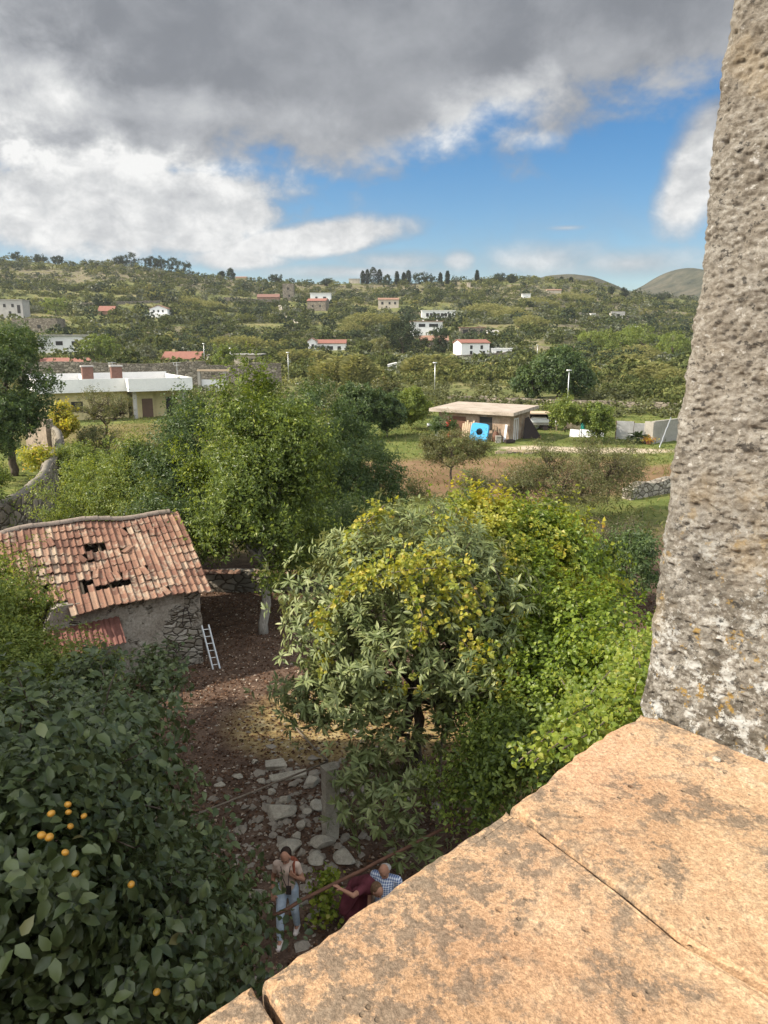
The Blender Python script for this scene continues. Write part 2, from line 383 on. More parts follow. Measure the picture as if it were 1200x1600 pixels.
def bark(name, a, b, sc=6):
    m, g, out = newmat(name); o = g.obj()
    n = g.noise(g.mapping(o, scale=(1, 1, .35)), sc * 3, 6, .65)
    surf(g, out, g.ramp(n, [(.3, a), (.7, b)]), .9, n, .9, .03, spec=.15); return m
M['bark'] = bark('bark', (.05, .038, .028), (.16, .13, .10))
M['bark_pale'] = bark('pale_bark', (.20, .18, .15), (.42, .39, .34))
M['twig'] = bark('twig', (.10, .08, .06), (.22, .18, .14))
def flat(name, col, rough=.8, var=.12, sc=3, bump=.3, spec=.25, metal=0, bd=.01):
    m, g, out = newmat(name); o = g.obj(); n = g.noise(o, sc, 6, .65); n2_ = g.noise(o, sc * 9, 4, .6)
    k = g.add(g.mul(n, .6), g.mul(n2_, .4))
    a = tuple(c * (1 - var * 2.2) for c in col); b = tuple(min(1, c * (1 + var * 1.6)) for c in col)
    surf(g, out, g.ramp(k, [(.3, a), (.7, b)]), rough, k, bump, bd, metal=metal, spec=spec); return m
M['white'] = flat('white_plaster', (.72, .71, .68), .85, .06, .6)
M['cream'] = flat('cream_plaster', (.50, .42, .22), .9, .1, .5)
M['beige'] = flat('beige_plaster', (.50, .43, .34), .9, .15, .5)
M['grey_plaster'] = flat('grey_plaster', (.40, .38, .35), .9, .15, .5)
M['terracotta'] = flat('terracotta_roof', (.27, .16, .11), .85, .2, 1.2, .6)
M['redroof'] = flat('red_roof', (.25, .115, .085), .8, .12, 1)
M['brick'] = flat('brick', (.20, .11, .085), .9, .15, 4)
M['dark'] = flat('dark_opening', (.03, .028, .026), .6, .1, 2)
M['glass'] = flat('window_glass', (.05, .06, .07), .15, .1, 1, 0, .6)
M['wood'] = flat('weathered_wood', (.24, .18, .12), .9, .2, 3)
M['pale_wood'] = flat('pale_wood', (.50, .38, .26), .85, .15, 3)
M['brown'] = flat('brown_paint', (.12, .075, .05), .7, .1, 2)
M['concrete'] = flat('concrete', (.31, .29, .25), .95, .16, 1.2, .5, .15)
M['tin'] = flat('galvanised_sheet', (.50, .50, .49), .5, .12, 1.5, .2, .4, .4)
M['alu'] = flat('aluminium', (.62, .62, .61), .4, .06, 3, .1, .5, .7)
M['rust'] = flat('rusty_steel', (.14, .07, .045), .8, .2, 12, .4)
M['iron'] = flat('dark_iron', (.04, .03, .028), .7, .15, 12, .3)
M['blue'] = flat('blue_plastic', (.04, .33, .60), .4, .05, 2, .1, .5)
M['teal'] = flat('green_plastic', (.02, .26, .22), .4, .05, 2, .1, .5)
M['whiteplastic'] = flat('white_tarpaulin', (.70, .70, .69), .55, .07, 1.5, .4, .4, 0, .05)
M['redplastic'] = flat('red_plastic', (.50, .05, .04), .5, .1, 2)
M['orange'] = flat('persimmon_skin', (.60, .30, .04), .35, .15, 9, .05, .5)
M['pot'] = flat('terracotta_pot', (.42, .18, .10), .8, .12, 4)
def rubble(name, base=(.30, .27, .22), sc=2.2, mort=(.10, .085, .065)):
    m, g, out = newmat(name); o = g.obj()
    wob = g.n('ShaderNodeVectorMath', operation='ADD'); n0 = g.n('ShaderNodeTexNoise'); g.put(n0.inputs['Vector'], o); n0.inputs['Scale'].default_value = sc
    ms = g.n('ShaderNodeVectorMath', operation='SCALE'); g.put(ms.inputs[0], n0.outputs[1]); ms.inputs['Scale'].default_value = .25
    g.put(wob.inputs[0], o); g.put(wob.inputs[1], ms.outputs[0])
    mv = g.mapping(wob.outputs[0], scale=(1, 1, 1.7))
    e = g.voro(mv, sc, 'DISTANCE_TO_EDGE', 0); cell = g.voro(mv, sc, 'F1', 1)
    sepc = g.n('ShaderNodeSeparateColor'); g.put(sepc.inputs[0], cell)
    n = g.noise(o, sc * 6, 6, .65)
    c = g.ramp(g.add(g.mul(sepc.outputs[0], .5), g.mul(n, .5)), [(.2, tuple(q * .55 for q in base)), (.55, base), (.85, tuple(min(1, q * 1.5) for q in base))])
    mk = g.mr(e, .02, .09)
    c = g.mix(mk, mort, c)
    surf(g, out, c, .95, g.add(g.mul(g.mr(e, 0, .16), .8), g.mul(n, .3)), 1, .06, spec=.1); return m
M['rubble'] = rubble('rubble_masonry'); M['rubble_far'] = rubble('rubble_masonry_wall', (.25, .215, .165), 1.3)
def stone(name, base, sc=3, dark=.5):
    m, g, out = newmat(name); o = g.obj(); a = g.noise(o, sc, 7, .7); b = g.noise(o, sc * 7, 5, .7)
    k = g.add(g.mul(a, .6), g.mul(b, .4))
    c = g.ramp(k, [(.3, tuple(q * dark for q in base)), (.5, base), (.72, tuple(min(1, q * 1.35) for q in base))])
    surf(g, out, c, .95, k, .9, .04, spec=.12); return m
M['limestone'] = stone('limestone', (.40, .36, .29), 5, .4)
# ------------------------------------------------------------------ foliage
def unit(v): return v / (np.linalg.norm(v, axis=-1, keepdims=True) + 1e-9)
def leaf_arrays(P, D, N, L, W, detail, fold=.18, droop=.15):
    n = len(P); D = unit(D); N = unit(N - D * (N * D).sum(-1, keepdims=True)); S = np.cross(D, N)
    L = np.broadcast_to(L, (n,))[:, None]; W = np.broadcast_to(W, (n,))[:, None]
    if detail == 0:      # two triangles folded on the midrib: base, right, tip, left
        V = np.stack([P, P + D * L * .5 + S * W * .5 + N * W * fold, P + D * L - N * L * droop, P + D * L * .5 - S * W * .5 + N * W * fold], 1)
        F = np.array([[0, 1, 2], [0, 2, 3]]); k = 4
    else:
        m1 = P + D * L * .33; m2 = P + D * L * .68 - N * L * droop * .35; tip = P + D * L - N * L * droop
        V = np.stack([P, m1 + S * W * .48 + N * W * fold, m1 - S * W * .48 + N * W * fold, m2 + S * W * .42 + N * W * fold * .8, m2 - S * W * .42 + N * W * fold * .8, tip, m1, m2], 1)
        F = None; k = 8
    base = (np.arange(n) * k)[:, None, None]
    if detail == 0: Fs = [(base + F[None]).reshape(-1, 3)]
    else:
        Q = np.array([[6, 1, 3, 7], [2, 6, 7, 4]]); T = np.array([[0, 1, 6], [0, 6, 2], [7, 3, 5], [4, 7, 5]])
        Fs = [(base + Q[None]).reshape(-1, 4), (base + T[None]).reshape(-1, 3)]
    return V.reshape(-1, 3), Fs, k
def shell_points(blobs, n, r, shell=.35, lump=.25, gap=.36, gscale=.9, seed=1, up=.15, csize=.42, cper=13):
    """points and outward normals spread through the outer part of a union of ellipsoids, gathered in sprays with gaps between"""
    B = np.array(blobs, float); wts = (B[:, 3] * B[:, 4] + B[:, 4] * B[:, 5] + B[:, 3] * B[:, 5]); wts /= wts.sum()
    nc = max(8, n // cper)
    k = r.choice(len(B), nc * 4, p=wts); d = unit(r.normal(size=(nc * 4, 3)))
    f = 1 - shell * r.random(nc * 4) ** 1.3
    lm = vnoise(d * 2.1 + B[k, :3] * .37, 1, seed, 2)
    P = B[k, :3] + d * B[k, 3:6] * (f * (1 + lump * (lm - .5) * 2 + .10 * r.normal(size=nc * 4)))[:, None]
    keep = vnoise(P, gscale, seed + 5, 2) > gap
    for i in range(len(B)):
        q = ((P - B[i, :3]) / B[i, 3:6]); keep &= ~((np.linalg.norm(q, axis=1) < .6) & (k != i))
    P, d, k = P[keep][:nc], d[keep][:nc], k[keep][:nc]
    nrm = unit(d / B[k, 3:6]); nrm[:, 2] += up; nrm = unit(nrm)
    m = max(1, int(round(n / max(1, len(P))))); Pc = np.repeat(P, m, 0); Nc = np.repeat(nrm, m, 0)
    sz = np.repeat(csize * (.55 + .9 * r.random(len(P))), m)[:, None]
    off = r.normal(size=Pc.shape) * np.array([1, 1, .8]) * .5
    off += Nc * (r.random((len(Pc), 1)) * .9)                       # sprays reach outward
    return Pc + off * sz, unit(Nc * .8 + unit(off) * .75 + r.normal(size=Pc.shape) * .15)
def foliage(P, O, r, per=7, L=.1, W=.05, spread=.15, rosette=.6, droop=.15, detail=0, sizevar=.3, wfun=None, vbias=0, clumpv=.45):
    """leaves round twig ends P growing along O"""
    n = len(P); P = np.repeat(P, per, 0); O = np.repeat(O, per, 0)
    cv = np.repeat(r.random(n), per)
    side = r.normal(size=P.shape); side = unit(side - O * (side * O).sum(1, keepdims=True))
    t = rosette + (1 - rosette) * r.random(len(P))
    D = unit(O * (1 - t[:, None] * .75) + side * t[:, None] + np.array([0, 0, -droop * .6]))
    Q = P + side * spread * .35 * r.random((len(P), 1)) + O * spread * (r.random((len(P), 1)) - .5) * 2
    s = 1 + sizevar * (r.random(len(P)) - .5) * 2
    N = unit(O * .9 + np.array([0, 0, .6]) + r.normal(size=P.shape) * .35)
    V, F, k = leaf_arrays(Q, D, N, L * s, W * s, detail, droop=droop)
    v = np.clip(clumpv * cv + (1 - clumpv) * r.random(len(P)) + vbias, 0, 1)
    A = {'v': np.repeat(v, k)}
    if wfun is not None: A['w'] = np.repeat(np.clip(wfun(Q, r), 0, 1), k)
    return V, F, A
def blob(px, py, Y, rx, ry, rz=None):
    c = aty(px, py, Y); s = depth(c) / FPX
    return (c[0], c[1], c[2], rx * s, (rz if rz else rx * s), ry * s)
def limbs(mb, base, P, blobs, r, tr, ntwig=60, trunk_to=None, sides=8, mi=0, twr=.012):
    base = np.asarray(base, float); B = np.array(blobs)
    cen = B[:, :3].mean(0)
    fork = np.asarray(trunk_to, float) if trunk_to is not None else base + (cen - base) * .45
    def wav(a, b, k=6, amp=.06):
        t = np.linspace(0, 1, k)[:, None]; L = np.linalg.norm(b - a); q = a + (b - a) * t
        q[1:-1] += r.normal(0, amp * L * .5, (k - 2, 3)); return q
    mb.tube(wav(base - [0, 0, .1], fork, 6, .06), np.linspace(tr, tr * .72, 6), sides, mi)
    ends = []
    for b in B:
        e = b[:3] + (fork - b[:3]) * .22; mb.tube(wav(fork, e, 6, .12), np.linspace(tr * .6, tr * .2, 6), max(5, sides - 2), mi); ends.append(e)
    ends = np.array(ends)
    if len(P) and ntwig:
        for i in r.choice(len(P), min(ntwig, len(P)), replace=False):
            e = ends[np.argmin(((ends - P[i]) ** 2).sum(1))]; s = e + (fork - e) * r.random() * .5
            mb.tube(wav(s, P[i], 5, .14), np.linspace(tr * .16 + twr * .5, twr * .5, 5), 5, mi)
def tree(name, label, cat, base, blobs, nclump, leafmat_, barkmat='bark', tr=.12, group=None, seed=1, ntwig=60, trunk_to=None, shell=.4, lump=.3, gap=.36, gscale=.9, fruit=None, up=.15, csize=.42, cper=13, **kw):
    r = np.random.default_rng(seed); base = np.asarray(base, float)
    root = tag(empty(name, base), label, cat, group)
    P, O = shell_points(blobs, nclump, r, shell, lump, gap, gscale, seed, up, csize, cper)
    V, F, A = foliage(P, unit(O + r.normal(size=O.shape) * .3), r, **kw)
    npmesh('crown', V, F, M[leafmat_], root, base, attrs=A, smooth=kw.get('detail', 0) == 1)
    mb = MB(); limbs(mb, base, P, blobs, r, tr, ntwig, trunk_to); mb.build('trunk', M[barkmat], root, base, smooth=True)
    return root, P, O
def put_fruit(root, base, pts, rad, name='fruit', mat='orange'):
    for p in pts:
        bm = bmesh.new(); bmesh.ops.create_uvsphere(bm, u_segments=12, v_segments=8, radius=rad)
        for v in bm.verts: v.co.z *= .82
        me = bpy.data.meshes.new(name); bm.to_mesh(me); bm.free(); me.materials.append(M[mat])
        for q in me.polygons: q.use_smooth = True
        o = bpy.data.objects.new(name, me); C.objects.link(o); o.parent = root; o.location = tuple(np.asarray(p) - np.asarray(base))
        o.rotation_euler = (random.uniform(-.5, .5), random.uniform(-.5, .5), 0); o.scale = (random.uniform(.8, 1.08),) * 3
# ================================================================== near trees
# persimmon, lower left, its crown reaching up beside the window
pb = onz(170, 1330, 0); pb[2] = G1(pb[0], pb[1])
pblobs = [blob(130, 1340, 7.0, 165, 150), blob(30, 1210, 6.4, 130, 95), blob(165, 1190, 8.2, 75, 80), blob(270, 1400, 8.0, 80, 90), blob(160, 1520, 5.4, 180, 100),
          blob(30, 1450, 5.0, 140, 130), blob(310, 1500, 7.0, 70, 75), blob(100, 1120, 9.5, 110, 55), blob(10, 1330, 5.2, 130, 140), blob(225, 1085, 12.6, 45, 22), blob(120, 1085, 11.3, 70, 30), blob(235, 1050, 13.6, 32, 12), blob(345, 1440, 8.6, 38, 55)]
proot, P_, O_ = tree('persimmon_tree', 'large shaded persimmon tree at lower left with broad dark leaves and orange fruit', 'tree', pb, pblobs, 7600, 'persimmon', tr=.16, seed=11,
     ntwig=420, shell=.75, lump=.5, gap=.41, gscale=1.3, csize=.34, cper=9, per=6, L=.105, W=.062, spread=.17, rosette=.6, droop=.28, detail=1, sizevar=.5, clumpv=.35, vbias=-.02)
fr = []
for (px, py) in [(80, 1271), (106, 1257), (107, 1269), (131, 1275), (110, 1291), (65, 1305), (77, 1308), (102, 1332), (118, 1365), (205, 1382), (245, 1550)]:
    rr = ray(px, py); best = None
    d = P_ - np.array([0, 0, H]); t = d @ rr / (rr @ rr); off = np.linalg.norm(d - t[:, None] * rr, axis=1); ok = off < .16
    t0 = t[ok].min() if ok.any() else 5.5
    fr.append(np.array([0, 0, H]) + rr * (t0 * .97))
put_fruit(proot, pb, fr, .030)
# light green bush behind the persimmon, beside the hut
sb = onz(20, 1130, 0)
tree('laurel_bush', 'yellow-green small-leaved bush at the left edge in front of the tiled hut', 'bush', sb, [blob(15, 985, 16, 45, 65), blob(0, 1070, 14.5, 90, 70), blob(70, 1050, 15.5, 55, 25), blob(15, 950, 16.5, 25, 25), blob(130, 1055, 15, 30, 16), blob(-10, 915, 17, 35, 35)], 4200, 'shrub', tr=.07, seed=12,
     ntwig=50, per=8, L=.085, W=.045, spread=.15, detail=0, shell=.6, gap=.28)
# big bright citrus trees behind the hut
def gbase(px, Y): p = aty(px, 800, Y); return gp(p[0], Y)
tree('citrus_tree', 'big bright green citrus tree right of the hut roof, pale straight trunk in the shade', 'tree', onground(412, 990), [blob(405, 665, 25.5, 70, 52), blob(355, 725, 25, 50, 52), blob(440, 715, 25, 52, 56), blob(395, 785, 24, 72, 62), blob(365, 835, 23.5, 40, 36), blob(410, 850, 23, 50, 42), blob(450, 815, 24, 38, 46), blob(400, 625, 26, 42, 34), blob(345, 780, 24.5, 36, 42)],
     9500, 'citrus', 'bark_pale', tr=.17, seed=13, ntwig=50, trunk_to=aty(412, 880, 23.4), per=8, L=.13, W=.062, spread=.2, detail=0, shell=.5, lump=.55, gap=.40, gscale=.7, csize=.6, cper=26)
tree('citrus_tree', 'round green citrus tree directly behind the ridge of the hut roof', 'tree', gbase(275, 31), [blob(265, 705, 31.5, 58, 55), blob(290, 780, 30, 52, 55), blob(245, 750, 31, 42, 50), blob(305, 835, 29, 36, 38), blob(300, 660, 32, 36, 34), blob(258, 812, 24.4, 36, 16), blob(292, 838, 23.6, 20, 18), blob(225, 812, 25, 28, 12)],
     4800, 'citrus_dark', tr=.15, seed=14, ntwig=30, per=8, L=.13, W=.06, spread=.2, shell=.5, lump=.5, gap=.38, csize=.6, cper=26)
tree('bay_tree', 'tall dark green tree between the citrus trees and the far orchard', 'tree', gbase(505, 32), [blob(490, 665, 33, 62, 52), blob(480, 740, 32, 60, 70), blob(520, 720, 33, 50, 60), blob(470, 810, 30, 55, 60)],
     4600, 'citrus_dark', tr=.16, seed=15, ntwig=30, per=8, L=.14, W=.06, spread=.2, shell=.5, lump=.5, gap=.38, csize=.6, cper=26)
tree('bay_tree', 'dark rounded tree at the edge of the red soil field', 'tree', gbase(570, 36), [blob(570, 735, 36, 52, 55), blob(545, 790, 34, 60, 50), blob(600, 770, 35, 30, 32), blob(520, 830, 31, 60, 40)],
     4200, 'citrus_dark', tr=.15, seed=16, ntwig=30, per=8, L=.14, W=.05, spread=.2, shell=.5, lump=.35, gap=.36)
tree('lemon_bush', 'low bright green bush between the curved wall and the hut roof', 'bush', gbase(170, 30), [blob(120, 790, 30, 58, 38), blob(190, 785, 29.5, 60, 46), blob(235, 800, 28.5, 48, 36), blob(160, 750, 31, 50, 30), blob(215, 735, 31, 42, 40)],
     4200, 'shrub', tr=.08, seed=17, ntwig=10, per=8, L=.11, W=.05, spread=.2, shell=.5, lump=.4, gap=.3)
tree('dark_bush', 'dark green bush in the shade under the bay trees', 'bush', gbase(520, 27), [blob(500, 850, 27, 70, 45), blob(540, 815, 28, 50, 35)],
     2200, 'citrus_dark', tr=.06, seed=18, ntwig=10, per=8, L=.11, W=.04, spread=.2, shell=.6, gap=.3)
# loquat in the middle, trunk leaning, grey-green rosettes
lb = onground(668, 1225)
lblobs = [blob(600, 860, 15.3, 60, 50), blob(655, 845, 15.6, 56, 42), blob(560, 930, 13.8, 88, 72), blob(650, 920, 13.5, 85, 70), blob(700, 960, 13.3, 70, 70), blob(518, 1005, 12.9, 42, 55), blob(590, 1020, 12.6, 88, 60),
          blob(700, 1035, 12.8, 72, 55), blob(745, 990, 13.2, 60, 60), blob(500, 1080, 12.6, 32, 26), blob(545, 1105, 12.3, 36, 26), blob(600, 1085, 12.3, 34, 22), blob(708, 1100, 12.5, 36, 30), blob(588, 1215, 11.9, 46, 50), blob(620, 1235, 11.6, 52, 50), blob(650, 1270, 11.3, 38, 30), blob(720, 900, 14.2, 55, 55)]
tree('loquat_tree', 'grey-green loquat tree in mid yard with leaning trunk and long leaves in rosettes', 'tree', lb, lblobs, 3900, 'loquat', tr=.13, seed=21, ntwig=190, trunk_to=aty(648, 1095, 13.2),
     shell=.45, lump=.35, gap=.33, gscale=1.2, per=10, L=.17, W=.042, spread=.05, rosette=.72, droop=.2, detail=1, sizevar=.3, clumpv=.55)
# leafy twig clump lower right of the loquat trunk (dark vegetation) and vines
def autumn_w(c, s, seed):
    return lambda Q, r: (vnoise(Q, s, seed, 2) - .5) * 3.0 + c + r.normal(0, .12, len(Q))
def yel_top(Q, r): return (vnoise(Q, .8, 77, 2) - .5) * 3 + (Q[:, 2] - 4.9) * .35 + r.normal(0, .15, len(Q))
tree('climbing_vine', 'big vine turning yellow that buries a tree behind the loquat', 'vine', onground(800, 1085), [blob(770, 842, 17.5, 74, 48), blob(845, 862, 17.5, 62, 56), blob(725, 820, 18, 42, 26), blob(885, 910, 17, 48, 62), blob(790, 900, 16.5, 85, 62), blob(840, 960, 16, 80, 55), blob(900, 870, 18, 30, 38)],
     5600, 'vine', tr=.1, seed=31, ntwig=90, per=7, L=.11, W=.10, spread=.2, detail=0, shell=.45, lump=.35, gap=.32, wfun=yel_top, droop=.3, fruit=None, rosette=.5)
tree('vine_thicket', 'yellow-green vine thicket at the right, between the loquat and the stone jamb', 'vine', onground(850, 1230), [blob(870, 985, 14, 70, 40), blob(930, 1000, 13, 60, 45), blob(865, 1060, 12.5, 62, 50), blob(945, 1060, 11.5, 60, 60), blob(890, 1130, 11, 62, 45), blob(815, 1110, 12.5, 40, 45), blob(960, 1110, 10.5, 45, 50), blob(995, 1040, 10, 22, 50)],
     4600, 'vine', tr=.09, seed=32, ntwig=120, csize=.5, cper=18, per=7, L=.078, W=.065, spread=.18, detail=1, shell=.5, lump=.35, gap=.3, wfun=autumn_w(-.25, .7, 5), droop=.3, rosette=.5)
tree('dark_shrub', 'dark green shrub below the loquat crown beside the window ledge', 'bush', onground(760, 1300), [blob(765, 1180, 11.5, 50, 55), blob(800, 1190, 10.5, 50, 45), blob(750, 1245, 10.3, 45, 35), blob(830, 1150, 10.5, 50, 45), blob(775, 1130, 12.5, 50, 45)],
     2600, 'citrus', tr=.06, seed=33, ntwig=60, per=6, L=.08, W=.04, spread=.16, detail=1, shell=.7, lump=.3, gap=.38, gscale=1.5)
# yellow vine strands hanging over the loquat
def strand(root, base, pts, width, n, seed, w0=.9, L=.085):
    r = np.random.default_rng(seed); K = np.array([aty(*p) for p in pts]); t = np.linspace(0, 1, len(K)); s = r.random(n)
    P = np.stack([np.interp(s, t, K[:, i]) for i in range(3)], 1) + r.normal(0, width, (n, 3))
    return P
vb = onground(668, 1226); vb[0] += .25
vroot = tag(empty('grape_vine', vb), 'bright yellow vine strands draped over the crown of the loquat tree', 'vine')
Ps = []; mbv = MB()
for pts, wd, n in [([(500, 945, 12.6), (505, 985, 12.2), (512, 1045, 12.1)], .07, 55), ([(480, 985, 12.5), (530, 930, 12.7), (560, 905, 12.6)], .08, 40), ([(560, 905, 12.4), (640, 890, 12.2), (720, 885, 12.5), (760, 950, 12.4)], .16, 170),
                   ([(600, 790, 14.6), (560, 830, 14.2), (545, 880, 13.2)], .12, 90), ([(690, 860, 13.0), (700, 930, 12.2), (735, 960, 12.1)], .16, 120), ([(640, 900, 12.2), (660, 960, 11.9), (655, 1010, 11.8)], .09, 50),
                   ([(600, 870, 13.3), (660, 880, 12.9), (700, 830, 14.5), (720, 790, 16)], .2, 130), ([(720, 1000, 12), (760, 1040, 11.8), (800, 1090, 11.7)], .16, 90), ([(600, 1075, 11.9), (660, 1075, 11.8)], .08, 14), ([(770, 880, 13.4), (800, 950, 13.2), (800, 1010, 12.8)], .15, 60)]:
    Ps.append(strand(vroot, vb, pts, wd, int(n * .6), int(pts[0][0]))); K = np.array([aty(*p) for p in pts]); mbv.tube(K, .012, 5)
mbv.tube(np.array([vb, vb + [.1, .1, 2.2], aty(650, 1090, 13.0), aty(640, 900, 12.5)]), [.03, .025, .02, .015], 6)
Ps = np.concatenate(Ps); r_ = np.random.default_rng(3)
V, F, A = foliage(Ps, unit(np.array([0, -.6, .5]) + r_.normal(size=Ps.shape) * .5), r_, per=6, L=.085, W=.075, spread=.12, detail=1, droop=.35, wfun=lambda Q, r: .58 + r.normal(0, .3, len(Q)))
npmesh('crown', V, F, M['vine'], vroot, vb, attrs=A); mbv.build('stem', M['twig'], vroot, vb)
# long bright shoots beside the sill
sb2 = onground(960, 1240)
sroot = tag(empty('vine_shoot', sb2), 'long bright green vine shoots reaching along the edge of the window ledge', 'vine')
Ps = []; mbv = MB()
for pts in [[(985, 1000, 7), (1000, 1040, 6), (990, 1090, 5.5)], [(1000, 985, 7.5), (985, 1050, 6.5), (960, 1090, 6)], [(985, 1060, 6), (940, 1120, 5.2), (880, 1155, 4.8), (835, 1190, 4.6)], [(990, 1090, 5.5), (930, 1140, 4.8), (880, 1170, 4.4)], [(960, 1040, 7), (900, 1110, 6), (850, 1150, 5.6)],
            [(940, 1090, 6.5), (890, 1120, 5.6), (810, 1190, 5.5)], [(1000, 1050, 5.6), (985, 1110, 5)], [(960, 1000, 9), (990, 1040, 7.5)], [(870, 1050, 9), (900, 1100, 7.5), (905, 1140, 6)]]:
    K = np.array([aty(*p) for p in pts]); mbv.tube(K, .006, 5); Ps.append(strand(None, None, pts, .06, 85, int(pts[0][0])))
mbv.tube(np.array([sb2, sb2 + [0, 0, 3.5], aty(960, 1060, 7.5), aty(985, 1060, 6)]), [.03, .025, .02, .01], 6)
Ps = np.concatenate(Ps)
V, F, A = foliage(Ps, unit(np.array([-.3, -.5, .7]) + r_.normal(size=Ps.shape) * .5), r_, per=3, L=.046, W=.040, spread=.06, detail=1, droop=.3, wfun=lambda Q, r: .05 + r.normal(0, .12, len(Q)), vbias=.1)
npmesh('leaves', V, F, M['vine'], sroot, sb2, attrs=A); mbv.build('stem', M['twig'], sroot, sb2)
# ================================================================== the window we look out of
SZ = H - .60                                        # top of the ledge
def onplane(px, py, P0, n):
    r = ray(px, py); o = np.array([0, 0, H]); t = (np.asarray(P0) - o).dot(n) / r.dot(n); return o + r * t
LA, LB = onz(300, 1600, SZ)[:2], onz(1000, 1112, SZ)[:2]
e_dir = (LB - LA) / np.linalg.norm(LB - LA); n_in = np.array([e_dir[1], -e_dir[0]])
def ledge_mat():
    m, g, out = newmat('ledge_terracotta'); o = g.obj(); inf = g.n('ShaderNodeObjectInfo')
    a = g.noise(o, 2.2, 5, .6, .5); b = g.noise(o, 9, 8, .72, .4); c = g.noise(o, 38, 6, .75); f = g.noise(o, 160, 3, .7)
    base = g.ramp(g.add(g.mul(a, .55), g.mul(c, .45)), [(.34, (.28, .168, .092)), (.46, (.40, .255, .147)), (.54, (.46, .318, .192)), (.66, (.55, .435, .30))])
    pink = g.ramp(g.noise(o, 1.3, 3, .5), [(.45, 0), (.62, 1)])
    base = g.mix(g.mul(pink, .35), base, (.50, .26, .17))
    # black lichen films
    bm_ = g.noise(g.mapping(o, loc=(4, 7, 1)), 5.0, 9, .72, .7); z = g.noise(g.mapping(o, loc=(9, 2, 5)), 1.7, 3, .5)
    film = g.mul(g.mr(g.add(g.mul(bm_, .55), g.mul(z, .56)), .59, .64, 0, 1), g.mr(c, .44, .54, 0, 1))
    base = g.mix(g.mul(film, .70), base, (.10, .085, .07))
    # edge grime, brown pits, tiny specks
    v = g.voro(o, 26); pit = g.mul(g.mr(v, .15, .07), g.mr(g.noise(o, 6, 2, .5), .52, .62))
    base = g.mix(g.mul(pit, .75), base, (.10, .045, .02))
    v2 = g.voro(g.mapping(o, loc=(1, 1, 1)), 62); sp = g.mul(g.mr(v2, .22, .12), g.mr(g.noise(o, 14, 2, .5), .55, .62)); base = g.mix(g.mul(sp, .6), base, (.12, .09, .06))
    fine = g.mul(g.mr(f, .3, .7, .72, 1.22), g.mr(g.noise(o, 420, 2, .6), .3, .7, .82, 1.15)); base = g.mix(1.0, base, fine, 'MULTIPLY')
    h = g.sub(g.add(g.mul(b, .5), g.add(g.mul(c, .45), g.mul(f, .15))), g.add(g.mul(pit, .5), g.mul(sp, .2)))
    surf(g, out, base, .92, h, .75, .012, spec=.12); return m
LM = ledge_mat()
house = tag(empty('old_building', (LA[0], LA[1], 0)), 'old stone building we look out of, with pitted window jamb and terracotta ledge', 'building')
ledge = None
def slab(poly, seed):
    """poly: closed outline; top relief, rounded worn edges, 7 cm thick"""
    r = np.random.default_rng(seed); pts = []
    n = len(poly)
    for i in range(n):
        a, b = np.array(poly[i]), np.array(poly[(i + 1) % n]); L = np.linalg.norm(b - a); k = max(2, int(L / .012))
        for t in np.arange(k) / k: pts.append(a + (b - a) * t)
    pts = np.array(pts); cen = pts.mean(0)
    nz_ = vnoise(np.c_[pts, np.full(len(pts), seed)], 14, seed, 4) - .5; nz3 = vnoise(np.c_[pts, np.full(len(pts), seed)], 60, seed + 3, 2) - .5
    T = np.roll(pts, -1, 0) - np.roll(pts, 1, 0); N = np.c_[T[:, 1], -T[:, 0]]; N /= np.linalg.norm(N, axis=1)[:, None]
    if ((pts - cen) * N).sum() < 0: N = -N
    outer = np.abs((pts - LA) @ n_in) < .02; pts = pts + N * ((nz_ * .012 + nz3 * .007) * np.where(outer, 1, .10))[:, None]
    rings = []; prof = [(-.016, 0), (-.009, -.0012), (-.004, -.004), (-.001, -.009), (0, -.016), (0, -.05), (-.004, -.066), (-.02, -.07)]
    for off, dz in prof:
        jit = (vnoise(np.c_[pts, np.full(len(pts), dz * 40)], 45, seed + 9, 2) - .5); off = off * np.where(outer, 1, .25)[:, None]
        rings.append(np.c_[pts + N * (off + jit[:, None] * .004 * np.where(outer, 1, .4)[:, None]), SZ + dz + jit * .003])
    m = len(pts); V = np.concatenate(rings); F = []
    for k in range(len(prof) - 1):
        for i in range(m): F.append((k * m + i, (k + 1) * m + i, (k + 1) * m + (i + 1) % m, k * m + (i + 1) % m))
    F.append(tuple(range(m))); F.append(tuple(range((len(prof) - 1) * m, len(prof) * m))[::-1])
    return V, F
def S2(px, py): return onz(px, py, SZ)[:2]
o1 = [S2(*p) for p in [(795, 1258), (830, 1286), (960, 1383), (1062, 1467), (1200, 1545)]]; dj = (o1[-1] - o1[0]) / np.linalg.norm(o1[-1] - o1[0])
J2a, J2b = S2(400, 1530), S2(440, 1600); dj2 = (J2b - J2a) / np.linalg.norm(J2b - J2a)
pj = np.array([-dj[1], dj[0]]); pj = pj * np.sign(pj @ e_dir); gapv = pj * .0042
polyA = [o1[0] + gapv, S2(870, 1200) , S2(930, 1152), LB] + [LB + n_in * .9] + [o1[0] + dj * .95 + gapv] + [p + gapv for p in o1[:0:-1]]
polyB = [J2a + gapv, S2(480, 1475), S2(560, 1418), S2(640, 1362), S2(720, 1308), o1[0] - gapv] + [p - gapv for p in o1[1:]] + [o1[0] + dj * .95 - gapv, J2a + dj2 * .95 + gapv]
polyC = [J2a - e_dir * .75, J2a - gapv, J2a + dj2 * .95 - gapv, J2a - e_dir * .75 + n_in * .95]
ledge_e = None
mbl = MB()
V_, F_ = slab(polyA, 3)
sill = npmesh('window_ledge', V_, F_, LM, house, (LA[0], LA[1], 0)); 
